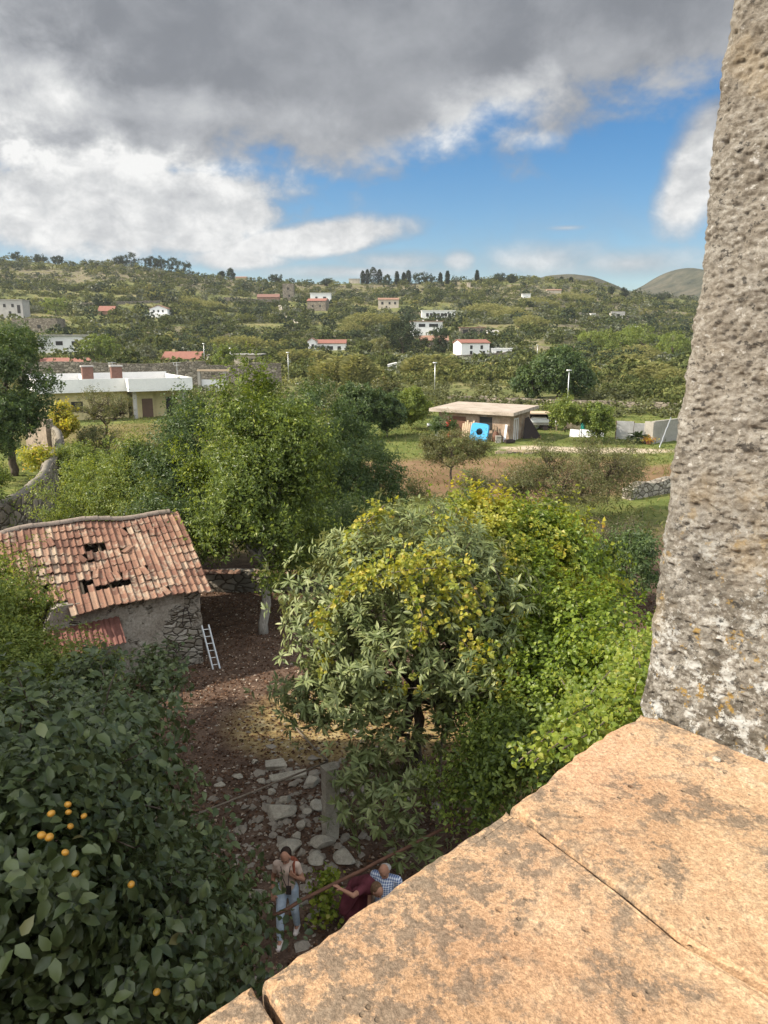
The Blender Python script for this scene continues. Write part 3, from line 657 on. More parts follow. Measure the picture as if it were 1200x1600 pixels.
for pl, sd_ in ((polyB, 5), (polyC, 8)):
    V_, F_ = slab(pl, sd_); npmesh('window_ledge', V_, F_, LM, house, (LA[0], LA[1], 0))
# mortar bed under the slabs
hm = stone('mortar', (.10, .075, .05), 8)
mb = MB(); q0 = LA - e_dir * 9 + n_in * .06; q1 = LB + e_dir * 5 + n_in * .06
mb.prism([tuple(q0), tuple(q1), tuple(q1 + n_in * .9), tuple(q0 + n_in * .9)], -1, SZ - .072)
mb.build('facade_wall', M['rubble'], house, (LA[0], LA[1], 0))
mb = MB(); c0 = J2a - e_dir * .74 + n_in * .02; c1 = LB + n_in * .02 - e_dir * .005
mb.prism([tuple(c0), tuple(c1), tuple(c1 + n_in * .85), tuple(c0 + n_in * .85)], SZ - .068, SZ - .052)
mb.build('mortar_bed', hm, house, (LA[0], LA[1], 0))
# jamb: rough limestone, displaced grid on a vertical plane through the joint line
B0 = np.array([*onz(1000, 1110, SZ)]); B1 = np.array([*onz(1200, 1192, SZ)]); jd = (B1 - B0) / np.linalg.norm(B1 - B0); jn = np.array([jd[1], -jd[0], 0])
if jn.dot(np.array([0, 0, H]) - B0) < 0: jn = -jn
prof_px = [(992, 1135), (1000, 1090), (1008, 1040), (1013, 985), (1022, 920), (1030, 840), (1040, 790), (1047, 730), (1060, 640), (1068, 560), (1078, 490), (1089, 425), (1092, 370), (1100, 310), (1108, 240), (1117, 160), (1127, 80), (1140, 0), (1158, -120), (1180, -300)]
PP = np.array([onplane(px, py, B0, jn) for px, py in prof_px])
zz = np.concatenate([np.linspace(SZ - .02, H + .75, 620)])
s_of = np.interp(zz, PP[:, 2], (PP - B0) @ jd)
s_of = s_of - .017 + (vnoise(np.c_[zz, zz * 0, zz * 0], 40, 41, 4) - .5) * .012 + (vnoise(np.c_[zz, zz * 0, zz * 0], 7, 43, 2) - .5) * .008
nu = 330; us = np.linspace(0, 1, nu) ** 1.15; Wd = .62
SS = s_of[:, None] + us[None] * Wd
ZZ = np.repeat(zz[:, None], nu, 1)
Pj = B0[None, None, :2] + SS[..., None] * jd[:2]
Q3 = np.stack([SS, ZZ, SS * 0], -1)
rel = (vnoise(Q3, 5, 51, 3) - .5) * .020 + (vnoise(Q3 * [1, 1.5, 1], 34, 52, 4) - .5) * .006 + (vnoise(Q3 * [1, 1.8, 1], 120, 53, 3) - .5) * .010
pits = vnoise(Q3 * [1, 1.8, 1], 75, 55, 3); rel = rel - np.clip(pits - .62, 0, 1) * .022
pit2 = vnoise(Q3 * [1, 1.3, 1], 18, 58, 4); rel = rel - np.clip(pit2 - .71, 0, 1) * .07 * (1 - sstep(0, .6, ZZ - SZ) * .75)
rel = rel - .05 * np.exp(-us[None] * Wd / .012)            # rounded arris
XY = Pj + rel[..., None] * jn[:2]
Vj = np.concatenate([XY, ZZ[..., None]], -1).reshape(-1, 3); nv_, nh = SS.shape
a_, b_ = np.meshgrid(np.arange(nv_ - 1), np.arange(nh - 1), indexing='ij')
Fj = np.stack([a_ * nh + b_, a_ * nh + b_ + 1, (a_ + 1) * nh + b_ + 1, (a_ + 1) * nh + b_], -1).reshape(-1, 4)
# the outer return of the jamb, running along the facade
ur = np.linspace(0, .5, 60)[1:]; edge = Vj.reshape(nv_, nh, 3)[:, 0]
out_dir = -jn * .35 + np.array([e_dir[0], e_dir[1], 0]) * .95; out_dir /= np.linalg.norm(out_dir)
Ret = edge[:, None] + out_dir * ur[None, :, None]; rn = vnoise(Ret, 24, 60, 3) - .5
Ret = Ret + (np.array([-n_in[0], -n_in[1], 0]) * .02) * rn[..., None] * np.minimum(1, ur * 40)[None, :, None]
Vr = Ret.reshape(-1, 3); off = len(Vj); nr_ = len(ur)
a_, b_ = np.meshgrid(np.arange(nv_ - 1), np.arange(nr_ - 1), indexing='ij')
Fr = off + np.stack([a_ * nr_ + b_, (a_ + 1) * nr_ + b_, (a_ + 1) * nr_ + b_ + 1, a_ * nr_ + b_ + 1], -1).reshape(-1, 4)
ar = np.arange(nv_ - 1); Fe = np.stack([ar * nh, (ar + 1) * nh, off + (ar + 1) * nr_, off + ar * nr_], -1)
def jamb_mat():
    m, g, out = newmat('jamb_limestone'); o = g.obj()
    a = g.noise(o, 3, 5, .6); b = g.noise(g.mapping(o, scale=(1, 1, 1.6)), 22, 8, .75); c = g.noise(g.mapping(o, scale=(1, 1, 1.5)), 150, 6, .85)
    col = g.ramp(g.add(g.mul(b, .5), g.mul(c, .5)), [(.34, (.07, .060, .05)), (.43, (.20, .18, .15)), (.50, (.33, .305, .26)), (.58, (.50, .475, .42)), (.70, (.78, .76, .71))])
    col = g.mix(g.mr(a, .42, .62, 0, .45), col, g.mix(.5, col, (.30, .235, .16)))
    z = g.n('ShaderNodeSeparateXYZ'); g.put(z.inputs[0], o); zz_ = z.outputs[2]
    lowm = g.mr(zz_, SZ + .50, SZ + .06)
    l1 = g.noise(g.mapping(o, loc=(3, 3, 3)), 34, 6, .7); l2 = g.noise(g.mapping(o, loc=(8, 1, 6)), 26, 8, .75); l3 = g.noise(g.mapping(o, loc=(5, 9, 2)), 18, 8, .75)
    col = g.mix(g.mul(g.mr(l3, .47, .53), g.mul(lowm, .85)), col, (.13, .115, .09))
    col = g.mix(g.mul(g.mr(l2, .525, .56), g.mul(lowm, .85)), col, (.66, .66, .62))
    col = g.mix(g.mul(g.mr(l1, .585, .63), g.mul(lowm, .9)), col, (.44, .28, .07))
    dk = g.noise(g.mapping(o, loc=(1, 8, 4), scale=(1, 1, 1.3)), 60, 5, .7); col = g.mix(g.mr(dk, .44, .36, 0, .85), col, (.06, .055, .05)); col = g.mix(g.mr(dk, .60, .66, 0, .7), col, (.72, .70, .65))
    pat = g.mul(g.mr(g.noise(g.mapping(o, loc=(2, 2, 7)), 7, 4, .6), .56, .68), .35); col = g.mix(pat, col, (.42, .31, .17))
    surf(g, out, col, .97, g.add(g.mul(b, .5), g.mul(c, .6)), 1, .012, spec=.08); return m
npmesh('window_jamb', np.concatenate([Vj, Vr]), [Fj, Fr, Fe], jamb_mat(), house, (LA[0], LA[1], 0), smooth=True)
mb = MB(); k0 = B0[:2] + e_dir * .16 + n_in * .05
mb.prism([tuple(k0), tuple(k0 + e_dir * 4), tuple(k0 + e_dir * 4 + n_in * .8), tuple(k0 + n_in * .8 + e_dir * .15)], SZ - .05, H + .74)
mb.build('window_pier', M['rubble'], house, (LA[0], LA[1], 0))
# a pebble lying on the ledge
def rock(name, label, cat, loc, size, seed, mat='limestone', group=None, rz=None, flatb=True, kind=None):
    bm = bmesh.new(); bmesh.ops.create_icosphere(bm, subdivisions=3, radius=1); r = np.random.default_rng(seed)
    V = np.array([v.co for v in bm.verts]); 
    for _ in range(9):
        d = unit(r.normal(size=3)); lim = r.uniform(.45, .8); t = V @ d; V -= np.outer(np.clip(t - lim, 0, 9) * .92, d)
    V *= (1 + .10 * (vnoise(V, 2.2, seed, 3) - .5)[:, None]); V *= np.array(size) / 2 / .75
    V[:, 2] -= V[:, 2].min() * .72
    a = r.uniform(0, 6.28) if rz is None else rz; c_, s_ = math.cos(a), math.sin(a); V = V @ np.array([[c_, s_, 0], [-s_, c_, 0], [0, 0, 1]])
    F = [[v.index for v in f.verts] for f in bm.faces]; bm.free()
    o = npmesh(name, V, F, M[mat]); o.location = tuple(loc); return tag(o, label, cat, group, kind)
pz = onz(1121, 1188, SZ)
rock('pebble', 'small grey pebble lying on the terracotta ledge near the jamb', 'pebble', (pz[0], pz[1], SZ - .001), (.012, .01, .008), 4)
# ------------------------------------------------------------------ unseen wing added at left, outside the picture, shaped so its shadow fills the yard
wing = tag(empty('added_shade_wing', (-18, 10, 0)), 'unseen tall stone wing added left of the yard to shade it', 'building')
W0, W1 = -11.4, -25.0
mb = MB(); mb.box(((W0 + W1) / 2, 6.6, 5.3), (W0 - W1, 15.4, 11.0)); mb.box(((W0 + W1) / 2, 3.0, 12.3), (W0 - W1 - .02, 13.4, 4.0)); mb.build('wall', M['rubble'], wing, (-18, 10, 0))
mb = MB(); mb.raw([(W0 + .5, 9.9, 10.75), (W0 + .5, 14.5, 10.75), (W1 - .5, 14.5, 10.75), (W1 - .5, 9.9, 10.75), ((W0 + W1) / 2, 9.9, 12.0), ((W0 + W1) / 2, 14.5, 12.0)], [(0, 1, 5, 4), (2, 3, 4, 5), (0, 4, 3), (1, 2, 5), (0, 3, 2, 1)]); mb.build('roof', M['terracotta'], wing, (-18, 10, 0))
for yy in (3, 7.5, 12):
    for z_ in (3.5, 7.5):
        w_ = MB().box((W0 + .02, yy, z_), (.1, 1.0, 1.5)).build('window', M['dark'], wing, (-18, 10, 0))
# ================================================================== the hut
hc = onz(318, 1035, 0)[:2]; E1 = onz(313, 912, 2.5)[:2]
ha = np.array([-.877, -.480]); ha /= np.linalg.norm(ha); hb = np.array([ha[1], -ha[0]])
if hb[1] < 0: hb = -hb
hut = tag(empty('stone_hut', (hc[0], hc[1], G1(*hc))), 'crumbling stone hut with a sagging red tiled roof full of gaps', 'hut')
HO = (hc[0], hc[1], G1(*hc)); HL = 9.4; EZ = 2.50; RD_, RH = 3.25, 1.45
def hp(s, t, z): p = hc + ha * s + hb * t; return np.array([p[0], p[1], z])
def sag(s, t):
    s = np.asarray(s, float); t = np.asarray(t, float)
    return -.26 * np.exp(-((s - 7.3) / 2.2) ** 2) * np.clip(t / 2.0 + .35, 0, 1) - .10 * np.exp(-((s - 3.3) / 1.0) ** 2) * np.exp(-((t - .9) / .8) ** 2) + .05 * np.sin(s * 1.3 + t) + .03 * np.sin(s * 3.1 - 2 * t)
def wall_grid(p0, p1, z0, ztop, thick, nseed, ns=60, nz_=24):
    """irregular masonry wall between two plan points; ztop(s) gives its top"""
    p0, p1 = np.array(p0), np.array(p1); d = p1 - p0; L = np.linalg.norm(d); d /= L; n = np.array([d[1], -d[0]])
    S = np.linspace(0, L, ns); V = []; F = []
    for side, off_ in ((0, 0.0), (1, -thick)):
        for s in S:
            zt = ztop(s)
            for k in range(nz_):
                z = z0 + (zt - z0) * k / (nz_ - 1); q = p0 + d * s + n * off_
                V.append((q[0], q[1], z))
    V = np.array(V); rel = (vnoise(V, 2.2, nseed, 3) - .5) * .16; half = ns * nz_
    V[:half, :2] += n * rel[:half, None]; V[half:, :2] -= n * rel[half:, None]
    for i in range(ns - 1):
        for k in range(nz_ - 1):
            a = i * nz_ + k; F.append((a, a + nz_, a + nz_ + 1, a + 1)); a += half; F.append((a, a + 1, a + nz_ + 1, a + nz_))
        a = i * nz_ + nz_ - 1; F.append((a, a + nz_, a + nz_ + half, a + half))
    for i in (0, ns - 1):
        for k in range(nz_ - 1): a = i * nz_ + k; F.append((a, a + 1, a + 1 + half, a + half))
    return V, F
def hut_mat():
    m, g, out = newmat('hut_masonry'); o = g.obj()
    rb = M['rubble']
    wob = g.n('ShaderNodeVectorMath', operation='ADD'); n0 = g.n('ShaderNodeTexNoise'); g.put(n0.inputs['Vector'], o); n0.inputs['Scale'].default_value = 3
    ms = g.n('ShaderNodeVectorMath', operation='SCALE'); g.put(ms.inputs[0], n0.outputs[1]); ms.inputs['Scale'].default_value = .2
    g.put(wob.inputs[0], o); g.put(wob.inputs[1], ms.outputs[0]); mv = g.mapping(wob.outputs[0], scale=(1, 1, 2.0))
    e = g.voro(mv, 3.2, 'DISTANCE_TO_EDGE', 0); cell = g.n('ShaderNodeSeparateColor'); g.put(cell.inputs[0], g.voro(mv, 3.2, 'F1', 1))
    n = g.noise(o, 14, 7, .7); big = g.noise(o, 1.1, 6, .65)
    st = g.ramp(g.add(g.mul(cell.outputs[0], .5), g.mul(n, .5)), [(.2, (.16, .14, .11)), (.55, (.32, .29, .24)), (.85, (.50, .47, .41))])
    st = g.mix(g.mr(e, .015, .07), (.07, .055, .04), st)
    pl = g.ramp(g.add(g.mul(n, .5), g.mul(big, .5)), [(.36, (.15, .125, .10)), (.5, (.31, .28, .235)), (.64, (.46, .43, .37))])
    at = g.attr('v'); mk = g.mr(g.add(g.add(g.mul(big, .6), g.mul(g.noise(o, 4, 4, .6), .4)), g.mul(at, .35)), .54, .60)
    surf(g, out, g.mix(mk, pl, st), .95, g.add(g.mul(n, .35), g.mul(g.mul(g.mr(e, 0, .14), mk), .8)), 1, .06, spec=.1); return m
HMAT = hut_mat()
Vs, Fs, av = [], [], []
def addw(p0, p1, zt, seed, quoin=0):
    V, F = wall_grid(p0, p1, -.3, zt, .45, seed); b = sum(len(v) for v in Vs); Vs.append(V); Fs.extend([[i + b for i in f] for f in F])
    q = hc; s = (V[:, :2] - q) @ ha; av.append(sstep(1.3, .5, s) * sstep(1.9, 1.2, V[:, 2]) if quoin else np.full(len(V), .3))
addw(hp(HL, 0, 0)[:2], hp(0, 0, 0)[:2], lambda s: EZ - .04 - (.9 * sstep(.5, 0, abs(HL - s - 5.2) - .8)), 71, 1)
addw(hp(0, 0, 0)[:2], hp(0, 2 * RD_, 0)[:2], lambda s: EZ - .1 + RH * (1 - abs(s - RD_) / RD_), 72)
addw(hp(HL, 2 * RD_, 0)[:2], hp(HL, 0, 0)[:2], lambda s: EZ - .15 + RH * (1 - abs(s - RD_) / RD_) - .25, 73)
addw(hp(0, 2 * RD_, 0)[:2], hp(HL, 2 * RD_, 0)[:2], lambda s: EZ - .1, 74)
npmesh('wall', np.concatenate(Vs), Fs, HMAT, hut, HO, attrs={'v': np.concatenate(av)})
# roof tiles
def tile_mat():
    m, g, out = newmat('roof_tile'); o = g.obj(); v = g.attr('v'); n = g.noise(o, 5, 6, .7); n2_ = g.noise(o, 1.1, 4, .6); n3 = g.noise(o, 30, 4, .7)
    c = g.ramp(v, [(0, (.11, .06, .043)), (.4, (.21, .108, .075)), (.75, (.29, .17, .115)), (1, (.38, .29, .21))])
    c = g.mix(g.mr(g.add(g.mul(n, .6), g.mul(n2_, .4)), .50, .62, 0, .65), c, (.42, .36, .27))
    c = g.mix(g.mr(n3, .54, .66, 0, .8), c, (.09, .075, .06)); surf(g, out, c, .9, n, .5, .01, spec=.15); return m
TM = tile_mat()
def proj(p):
    p = np.asarray(p, float); d = p - np.array([0, 0, H]); cy = d[1] * sp + d[2] * cp; cz = d[1] * cp - d[2] * sp
    return 600 + FPX * d[0] / cz, 800 - FPX * cy / cz
prof = [(0, 0), (.08, .022), (.2, .038), (.32, .034), (.42, .008), (.55, .003), (.75, .003), (.92, .004), (1.0, .012)]
def tiles(side):
    mb = MB(); r = np.random.default_rng(9 + side); sl = math.hypot(RD_, RH); nrow = 10; rl = sl / nrow; tw = .192; ct, st_ = RD_ / sl, RH / sl
    for k in range(-1, nrow):
        for j in range(int(HL / tw) + 2):
            s0 = -.28 + j * tw; ti = k * rl
            mid_t = (ti + rl * .5) * ct; z0 = EZ + (ti) * st_ + float(sag(s0, mid_t))
            P = hp(s0, mid_t, z0)
            px, py = proj(P)
            if side == 0:
                if 143 < px + r.normal(0, 3) < 172 and 853 < py + r.normal(0, 2) < 867: continue
                if k < 1 and s0 > 3.55: continue
                if k < 2 and s0 > 4.5 + r.random() * .5: continue
                if k < 3 and s0 > 5.6 + r.random() * .7: continue
                if k < 4 and s0 > 7.0 + r.random() * .5: continue
                if k == 1 and 1.35 < s0 < 3.5 and r.random() < .45: continue
                if k == 2 and 2.4 < s0 < 4.2 and r.random() < .22: continue
            nearh = side == 0 and ((abs(px - 157) < 26 and abs(py - 860) < 16) or (k in (1, 2) and 1.2 < s0 < 4.4)); loose = r.random() < (.32 if nearh else .05 if s0 < 3.6 else .12); dy = r.normal(0, .012) + (r.normal(0, .06) if loose else 0) ; rot = r.normal(0, .015) + (r.normal(0, .22) if loose else 0); lift = r.random() * .008 + (.04 if loose else 0)
            V = []; vv = min(1, max(0, r.normal(.55 - (.16 if s0 > 4 else 0), .2)))
            for q, (u, h) in ((q, ph) for q in (0, 1) for ph in prof):
                t0 = -.05 if q == 0 else rl * 1.02; lz = (.030 if q == 0 else .004) + h + lift
                su = (u - .5) * tw * 1.02; a = su * math.cos(rot) - t0 * math.sin(rot); b = t0 * math.cos(rot) + su * math.sin(rot)
                tt = ti + b + dy; hh = tt * ct - lz * st_; z = EZ + tt * st_ + lz * ct + float(sag(s0, mid_t))
                if side: hh = 2 * RD_ - hh
                V.append(hp(s0 + a + tw / 2, hh, z))
            n = len(prof); V += [v - np.array([0, 0, .022]) for v in V[:n]]
            F = [(i, i + 1, n + i + 1, n + i) for i in range(n - 1)] + [(2 * n + i, 2 * n + i + 1, i + 1, i) for i in range(n - 1)]
            mb.raw(V, F, 0, vv)
    return mb
mt = tiles(0)
rf = mt.build('roof', TM, hut, HO); tiles(1).build('roof', TM, hut, HO)
# battens under the tiles, seen through the holes
mb = MB()
for s in np.arange(.1, HL, .75):
    for sd2 in (0, 1):
        t1 = 2 * RD_ if sd2 else 0; P = [hp(s, RD_ if i == 1 else t1, (EZ + RH if i else EZ) - .12 + float(sag(s, 1.5)) - (.05 if i == 0 else 0)) for i in (0, 1)]; mb.tube(P, .045, 6)
mb.build('rafter', M['wood'], rf, HO)
mb = MB(); r = np.random.default_rng(5)
for s in np.arange(.2, HL, .37):
    z = EZ + RH + float(sag(s, RD_)) + .02; p0 = hp(s - .2, RD_, z + r.random() * .02); p1 = hp(s + .21, RD_, z + .015 + float(sag(s + .3, RD_) - sag(s, RD_)))
    V = []; n = 9
    for q, (p, rad) in enumerate(((p0, .115), (p1, .10))):
        for i in range(n):
            t = math.pi * i / (n - 1); V.append(p + np.array([hb[0], hb[1], 0]) * math.cos(t) * rad + np.array([0, 0, 1]) * math.sin(t) * rad)
    V += [v * 1.0 - np.array([0, 0, .02]) for v in V]
    F = [(i, i + 1, n + i + 1, n + i) for i in range(n - 1)] + [(2 * n + i, i, i + 1, 2 * n + i + 1) for i in range(n - 1)] + [(n + i, n + i + 1, 3 * n + i + 1, 3 * n + i) for i in range(n - 1)]
    mb.raw(V, F, 0, r.random())
mb.build('ridge_tiles', stone('ridge_tile', (.27, .22, .18), 6, .5), hut, HO)
# broken masonry inside the gap at the left, and the lean-to of corrugated red sheets
mb = MB(); s0, s1 = 2.3, 6.2
n = 90; V = []
for q in range(2):
    for i in range(n):
        s = s1 + (s0 - s1) * i / (n - 1); zz0 = (1.92 if q == 0 else 1.50); V.append(hp(s, -.03 if q == 0 else -1.0, zz0 + .022 * math.sin(i * 1.9) - .06 * (s - s0) ))
V += [v - np.array([0, 0, .012]) for v in V]
F = [(i, i + 1, n + i + 1, n + i) for i in range(n - 1)] + [(2 * n + i, 3 * n + i, 3 * n + i + 1, 2 * n + i + 1) for i in range(n - 1)] + [(n + i, n + i + 1, 3 * n + i + 1, 3 * n + i) for i in range(n - 1)]
mb.raw(V, F); mb.build('lean_to_roof', flat('rusty_red_sheet', (.17, .075, .058), .8, .2, 3), hut, HO)
mb = MB()
for s in (3.15, 6.0): mb.tube([hp(s, -.9, -.1), hp(s, -.9, 1.46)], .04, 6)
mb.tube([hp(3.0, -.9, 1.46), hp(6.2, -.9, 1.30)], .03, 6); mb.build('lean_to_post', M['wood'], hut, HO)
mb = MB(); mb.box(hp(4.9, -.03, 1.9), (.55, .16, .6), rz=math.atan2(ha[1], ha[0])); mb.build('window_opening', M['dark'], hut, HO)
# bent wire and ring on the front wall
def wall_curve(pts): return [onplane(px, py, hp(0, -.14, 0), np.array([hb[0], hb[1], 0])) for px, py in pts]
mb = MB(); mb.tube(wall_curve([(291, 949), (287, 953), (285, 976), (290, 979), (299, 978), (294, 955), (291, 949)]), .014, 6); tag(mb.build('bent_wire', M['iron'], None, tuple(hp(.6, -.1, 1.5))), 'bent rusty iron rod hanging flat on the hut wall', 'rod')
mb = MB(); a_ = [(270 + 10 * math.cos(t), 1013 + 9 * math.sin(t)) for t in np.linspace(2.9, 7.3, 14)]; mb.tube(wall_curve(a_), .02, 6); tag(mb.build('tyre_ring', M['iron'], None, tuple(hp(.9, -.1, .6))), 'dark curved rubber ring leaning low against the hut wall', 'ring')
# ladder at the hut corner
lf = onz(338, 1045, 0); lf[2] = G1(lf[0], lf[1]); lt = np.array([hc[0] + .12, hc[1] - .05, 1.22])
lad = tag(empty('ladder', lf), 'short pale aluminium ladder leaning on the corner of the hut', 'ladder')
sdv = np.array([.93, .36, 0]) * .10; mb = MB(); up = (lt - lf); dn = up / np.linalg.norm(up)
for sgn in (-1, 1): MB().tube([lf + sdv * sgn, lt + sdv * sgn], [.030, .030], 4).build('rail', M['alu'], lad, lf)
for k in range(6): q = lf + up * (.1 + .16 * k); MB().tube([q - sdv, q + sdv], .013, 6).build('rung', M['alu'], lad, lf)
# low wall with tile coping behind the hut, in the shade of the trees
w0, w1 = onground(315, 925), onground(520, 925); w0 = w0 + np.array([0, 0, 0])
lw = tag(empty('low_wall', w0), 'low shaded wall capped with red tiles behind the pale citrus trunk', 'wall')
V, F = wall_grid(w0[:2], w1[:2], -.2, lambda s: .75 + .08 * math.sin(s), .35, 81, 50, 8); npmesh('masonry', V, F, M['rubble'], lw, w0)
mb = MB(); r = np.random.default_rng(2); dL = w1 - w0; LL = np.linalg.norm(dL)
for s in np.arange(0, LL, .24):
    if r.random() < .15 or s > LL * .75: continue
    p = w0 + dL * s / LL; mb.box((p[0], p[1] - .05, .80 + r.random() * .02), (.22, .5, .03), rz=math.atan2(dL[1], dL[0]) + r.normal(0, .05), a=r.random())
mb.build('coping', TM, lw, w0)
# ================================================================== yard: post, rails, stones
sp0 = onground(517, 1308)
post = tag(empty('stone_post', sp0), 'square weathered stone post standing beside the loquat crown', 'post')
mb = MB()
for k in range(9):
    z = k * .17; mb.box((sp0[0] + random.uniform(-.008, .008), sp0[1], sp0[2] + z + .083), (.26 + random.uniform(-.012, .012), .26, .176), rz=.42, jit=.006)
mb.build('shaft', M['limestone'], post, sp0)
def rod(name, label, cat, pts, rad, mat, sides=8):
    P = np.array(pts); t = np.linspace(0, 1, 14); K = np.stack([np.interp(t, np.linspace(0, 1, len(P)), P[:, i]) for i in range(3)], 1)
    K[1:-1] += rng.normal(0, rad * .25, (12, 3)); mb = MB().tube(K, rad, sides); return tag(mb.build(name, M[mat], None, K[0], smooth=True), label, cat)
rod('iron_rail', 'thin grey rail running from the stone post into the persimmon tree', 'rail', [onz(512, 1190, 1.56), onz(318, 1268, 1.45), onz(200, 1312, 1.40)], .018, 'twig')
rod('rusty_rail', 'long rusty rail crossing in front of the three people', 'rail', [onz(425, 1432, 1.25), onz(500, 1392, 1.4), onz(580, 1352, 1.5), onz(642, 1320, 1.6), onz(760, 1262, 1.8)], .028, 'rust')
rod('dead_branch', 'dry fallen branch on the sunlit mossy patch of the yard', 'branch', [onz(455, 1130, .05), onz(478, 1155, .08), onz(512, 1188, .06)], .022, 'twig', 6)
rod('dead_branch', 'dry bent stick standing beside the checked shirt man', 'branch', [onz(640, 1330, .9), onz(655, 1345, .7), onz(680, 1330, .8)], .018, 'twig', 6)
stones = [(431, 1199, .50, .36, .18, 'pale flat squared stone slab, highest of the heap'), (452, 1217, .95, .24, .12, 'long narrow pale stone lying below the flat slab'), (410, 1222, .25, .18, .1, 'small pale stone at the left end of the long narrow stone'),
          (436, 1272, .72, .60, .28, 'large grey triangular rock left of the stone post'), (472, 1292, .24, .20, .17, 'small whitish stone between the triangular rock and the post'), (452, 1325, .55, .42, .2, 'grey rock just behind the head of the woman in pink'),
          (497, 1345, .38, .40, .2, 'rounded rock right of the woman, under the rusty rail'), (486, 1228, .42, .3, .24, 'brown-grey rock touching the left side of the stone post'), (372, 1215, .26, .2, .1, 'small grey stone left of the pale slab'),
          (345, 1228, .3, .2, .1, 'flat grey stone nearest the persimmon leaves'), (398, 1192, .16, .14, .1, 'little stone just left of the squared slab'), (446, 1252, .3, .25, .16, 'medium rock above the triangular rock'), (495, 1263, .3, .3, .22, 'angular rock low beside the post shaft'),
          (480, 1270, .22, .18, .14, 'small tan rock above the whitish stone'), (462, 1310, .26, .2, .12, 'small flat rock above the woman'), (424, 1240, .2, .2, .1, 'small dark rock under the long narrow stone'), (505, 1320, .5, .35, .25, 'dark rock at the foot of the stone post'), (540, 1345, .5, .4, .25, 'shaded rock behind the burgundy figure')]
for i, (px, py, a, b, c, lab) in enumerate(stones):
    p = onground(px, py)
    if i < 2:
        o = MB().box((0, 0, c * .3), (a * .85, b * .85, c), jit=.03).build('rock', M['limestone'], None, bevel=.02); o.location = p; o.rotation_euler = (.05, -.04, .12 + .1 * i); tag(o, lab, 'rock', 'loose rocks around the stone post'); continue
    rock('rock', lab, 'rock', (p[0], p[1], p[2] - c * .12), (a * .78, b * .78, c * .95), 100 + i, rz=random.uniform(-.35, .35), group='loose rocks around the stone post')
M['chip'] = stone('stone_chip', (.27, .235, .19), 4, .4)
# rubble, litter, twigs as stuff
def scatter_rocks(name, label, n, cx, cy, rx, ry, smin, smax, seed, mat, foot=None):
    r = np.random.default_rng(seed); X = cx + rx * r.normal(size=n) * .5; Y = cy + ry * r.normal(size=n) * .5; Z = ground_z(X, Y); s = smin * (smax / smin) ** r.random(n) ** 2
    base = np.array([[1, 0, 0], [-1, 0, 0], [0, 1, 0], [0, -1, 0], [0, 0, .7], [0, 0, -.5], [.6, .6, .4], [-.6, .6, .35], [-.6, -.6, .4], [.6, -.6, .35]], float)
    bm = bmesh.new()
    for v in base: bm.verts.new(v)
    bmesh.ops.convex_hull(bm, input=bm.verts); F0 = np.array([[v.index for v in f.verts] for f in bm.faces if len(f.verts) == 3]); bm.verts.ensure_lookup_table(); bm.verts.index_update()
    F0 = np.array([[v.index for v in f.verts] for f in bm.faces if len(f.verts) == 3]); bm.free()
    a = r.random(n) * 6.28; V = base[None] * (1 + r.normal(0, .22, (n, len(base), 1))) * s[:, None, None] * np.stack([np.ones(n), .6 + .5 * r.random(n), .5 + .4 * r.random(n)], 1)[:, None]
    c, s_ = np.cos(a)[:, None], np.sin(a)[:, None]; V = np.stack([V[..., 0] * c - V[..., 1] * s_, V[..., 0] * s_ + V[..., 1] * c, V[..., 2]], -1)
    V += np.stack([X, Y, Z], 1)[:, None]; F = (np.arange(n) * len(base))[:, None, None] + F0[None]
    o = npmesh(name, V.reshape(-1, 3), F.reshape(-1, 3), M[mat], attrs={'v': np.repeat(r.random(n), len(base))}); return tag(o, label, 'rubble', kind='stuff')
scatter_rocks('rubble_stones', 'small broken stones scattered round the post and the path', 800, -1.6, 13.4, 2.0, 2.8, .02, .15, 5, 'chip')
scatter_rocks('gravel', 'small stones and chips strewn over the brown yard soil', 1500, -2.5, 17, 7, 7, .012, .05, 6, 'chip')
M['litter'] = leafmat('dry_leaf', [(0, (.05, .028, .018)), (.5, (.13, .07, .042)), (.85, (.24, .15, .10)), (.95, (.42, .33, .25)), (1, (.55, .48, .40))], trans=.1, rough=.9, spec=.05)
def scatter_leaves(name, label, cat, n, xr, yr, L, W, seed, mat, zoff=.01, tilt=.35, dens=None):
    r = np.random.default_rng(seed); X = r.uniform(*xr, n); Y = r.uniform(*yr, n)
    if dens is not None: k = dens(X, Y) > r.random(n); X, Y = X[k], Y[k]; n = len(X)
    P = np.stack([X, Y, ground_z(X, Y) + zoff], 1); a = r.random(n) * 6.28
    D = np.stack([np.cos(a), np.sin(a), r.normal(0, tilt * .6, n)], 1); N = np.stack([r.normal(0, tilt, n), r.normal(0, tilt, n), np.ones(n)], 1)
    s = .5 + r.random(n); V, F, k = leaf_arrays(P, D, N, L * s, W * s, 0, fold=.3)
    return tag(npmesh(name, V, F, M[mat], attrs={'v': np.repeat(r.random(n), k)}), label, cat, kind='stuff')
scatter_leaves('leaf_litter', 'dry brown leaf litter covering the yard soil', 'leaf litter', 60000, (-11, 10), (8, 30), .075, .045, 3, 'litter')
# small climbing sprig beside the rail
gb = onground(512, 1455)
tree('vine_sprig', 'small light green vine sprig beside the burgundy figure', 'vine', gb, [blob(512, 1392, 10.6, 14, 28), blob(508, 1420, 10.4, 12, 20), blob(505, 1375, 10.7, 10, 12)], 130, 'vine', tr=.014, seed=41, ntwig=10, csize=.12, cper=5, per=4, L=.07, W=.065, spread=.08, detail=1, gap=.1, wfun=lambda Q, r: .15 + r.normal(0, .1, len(Q)))
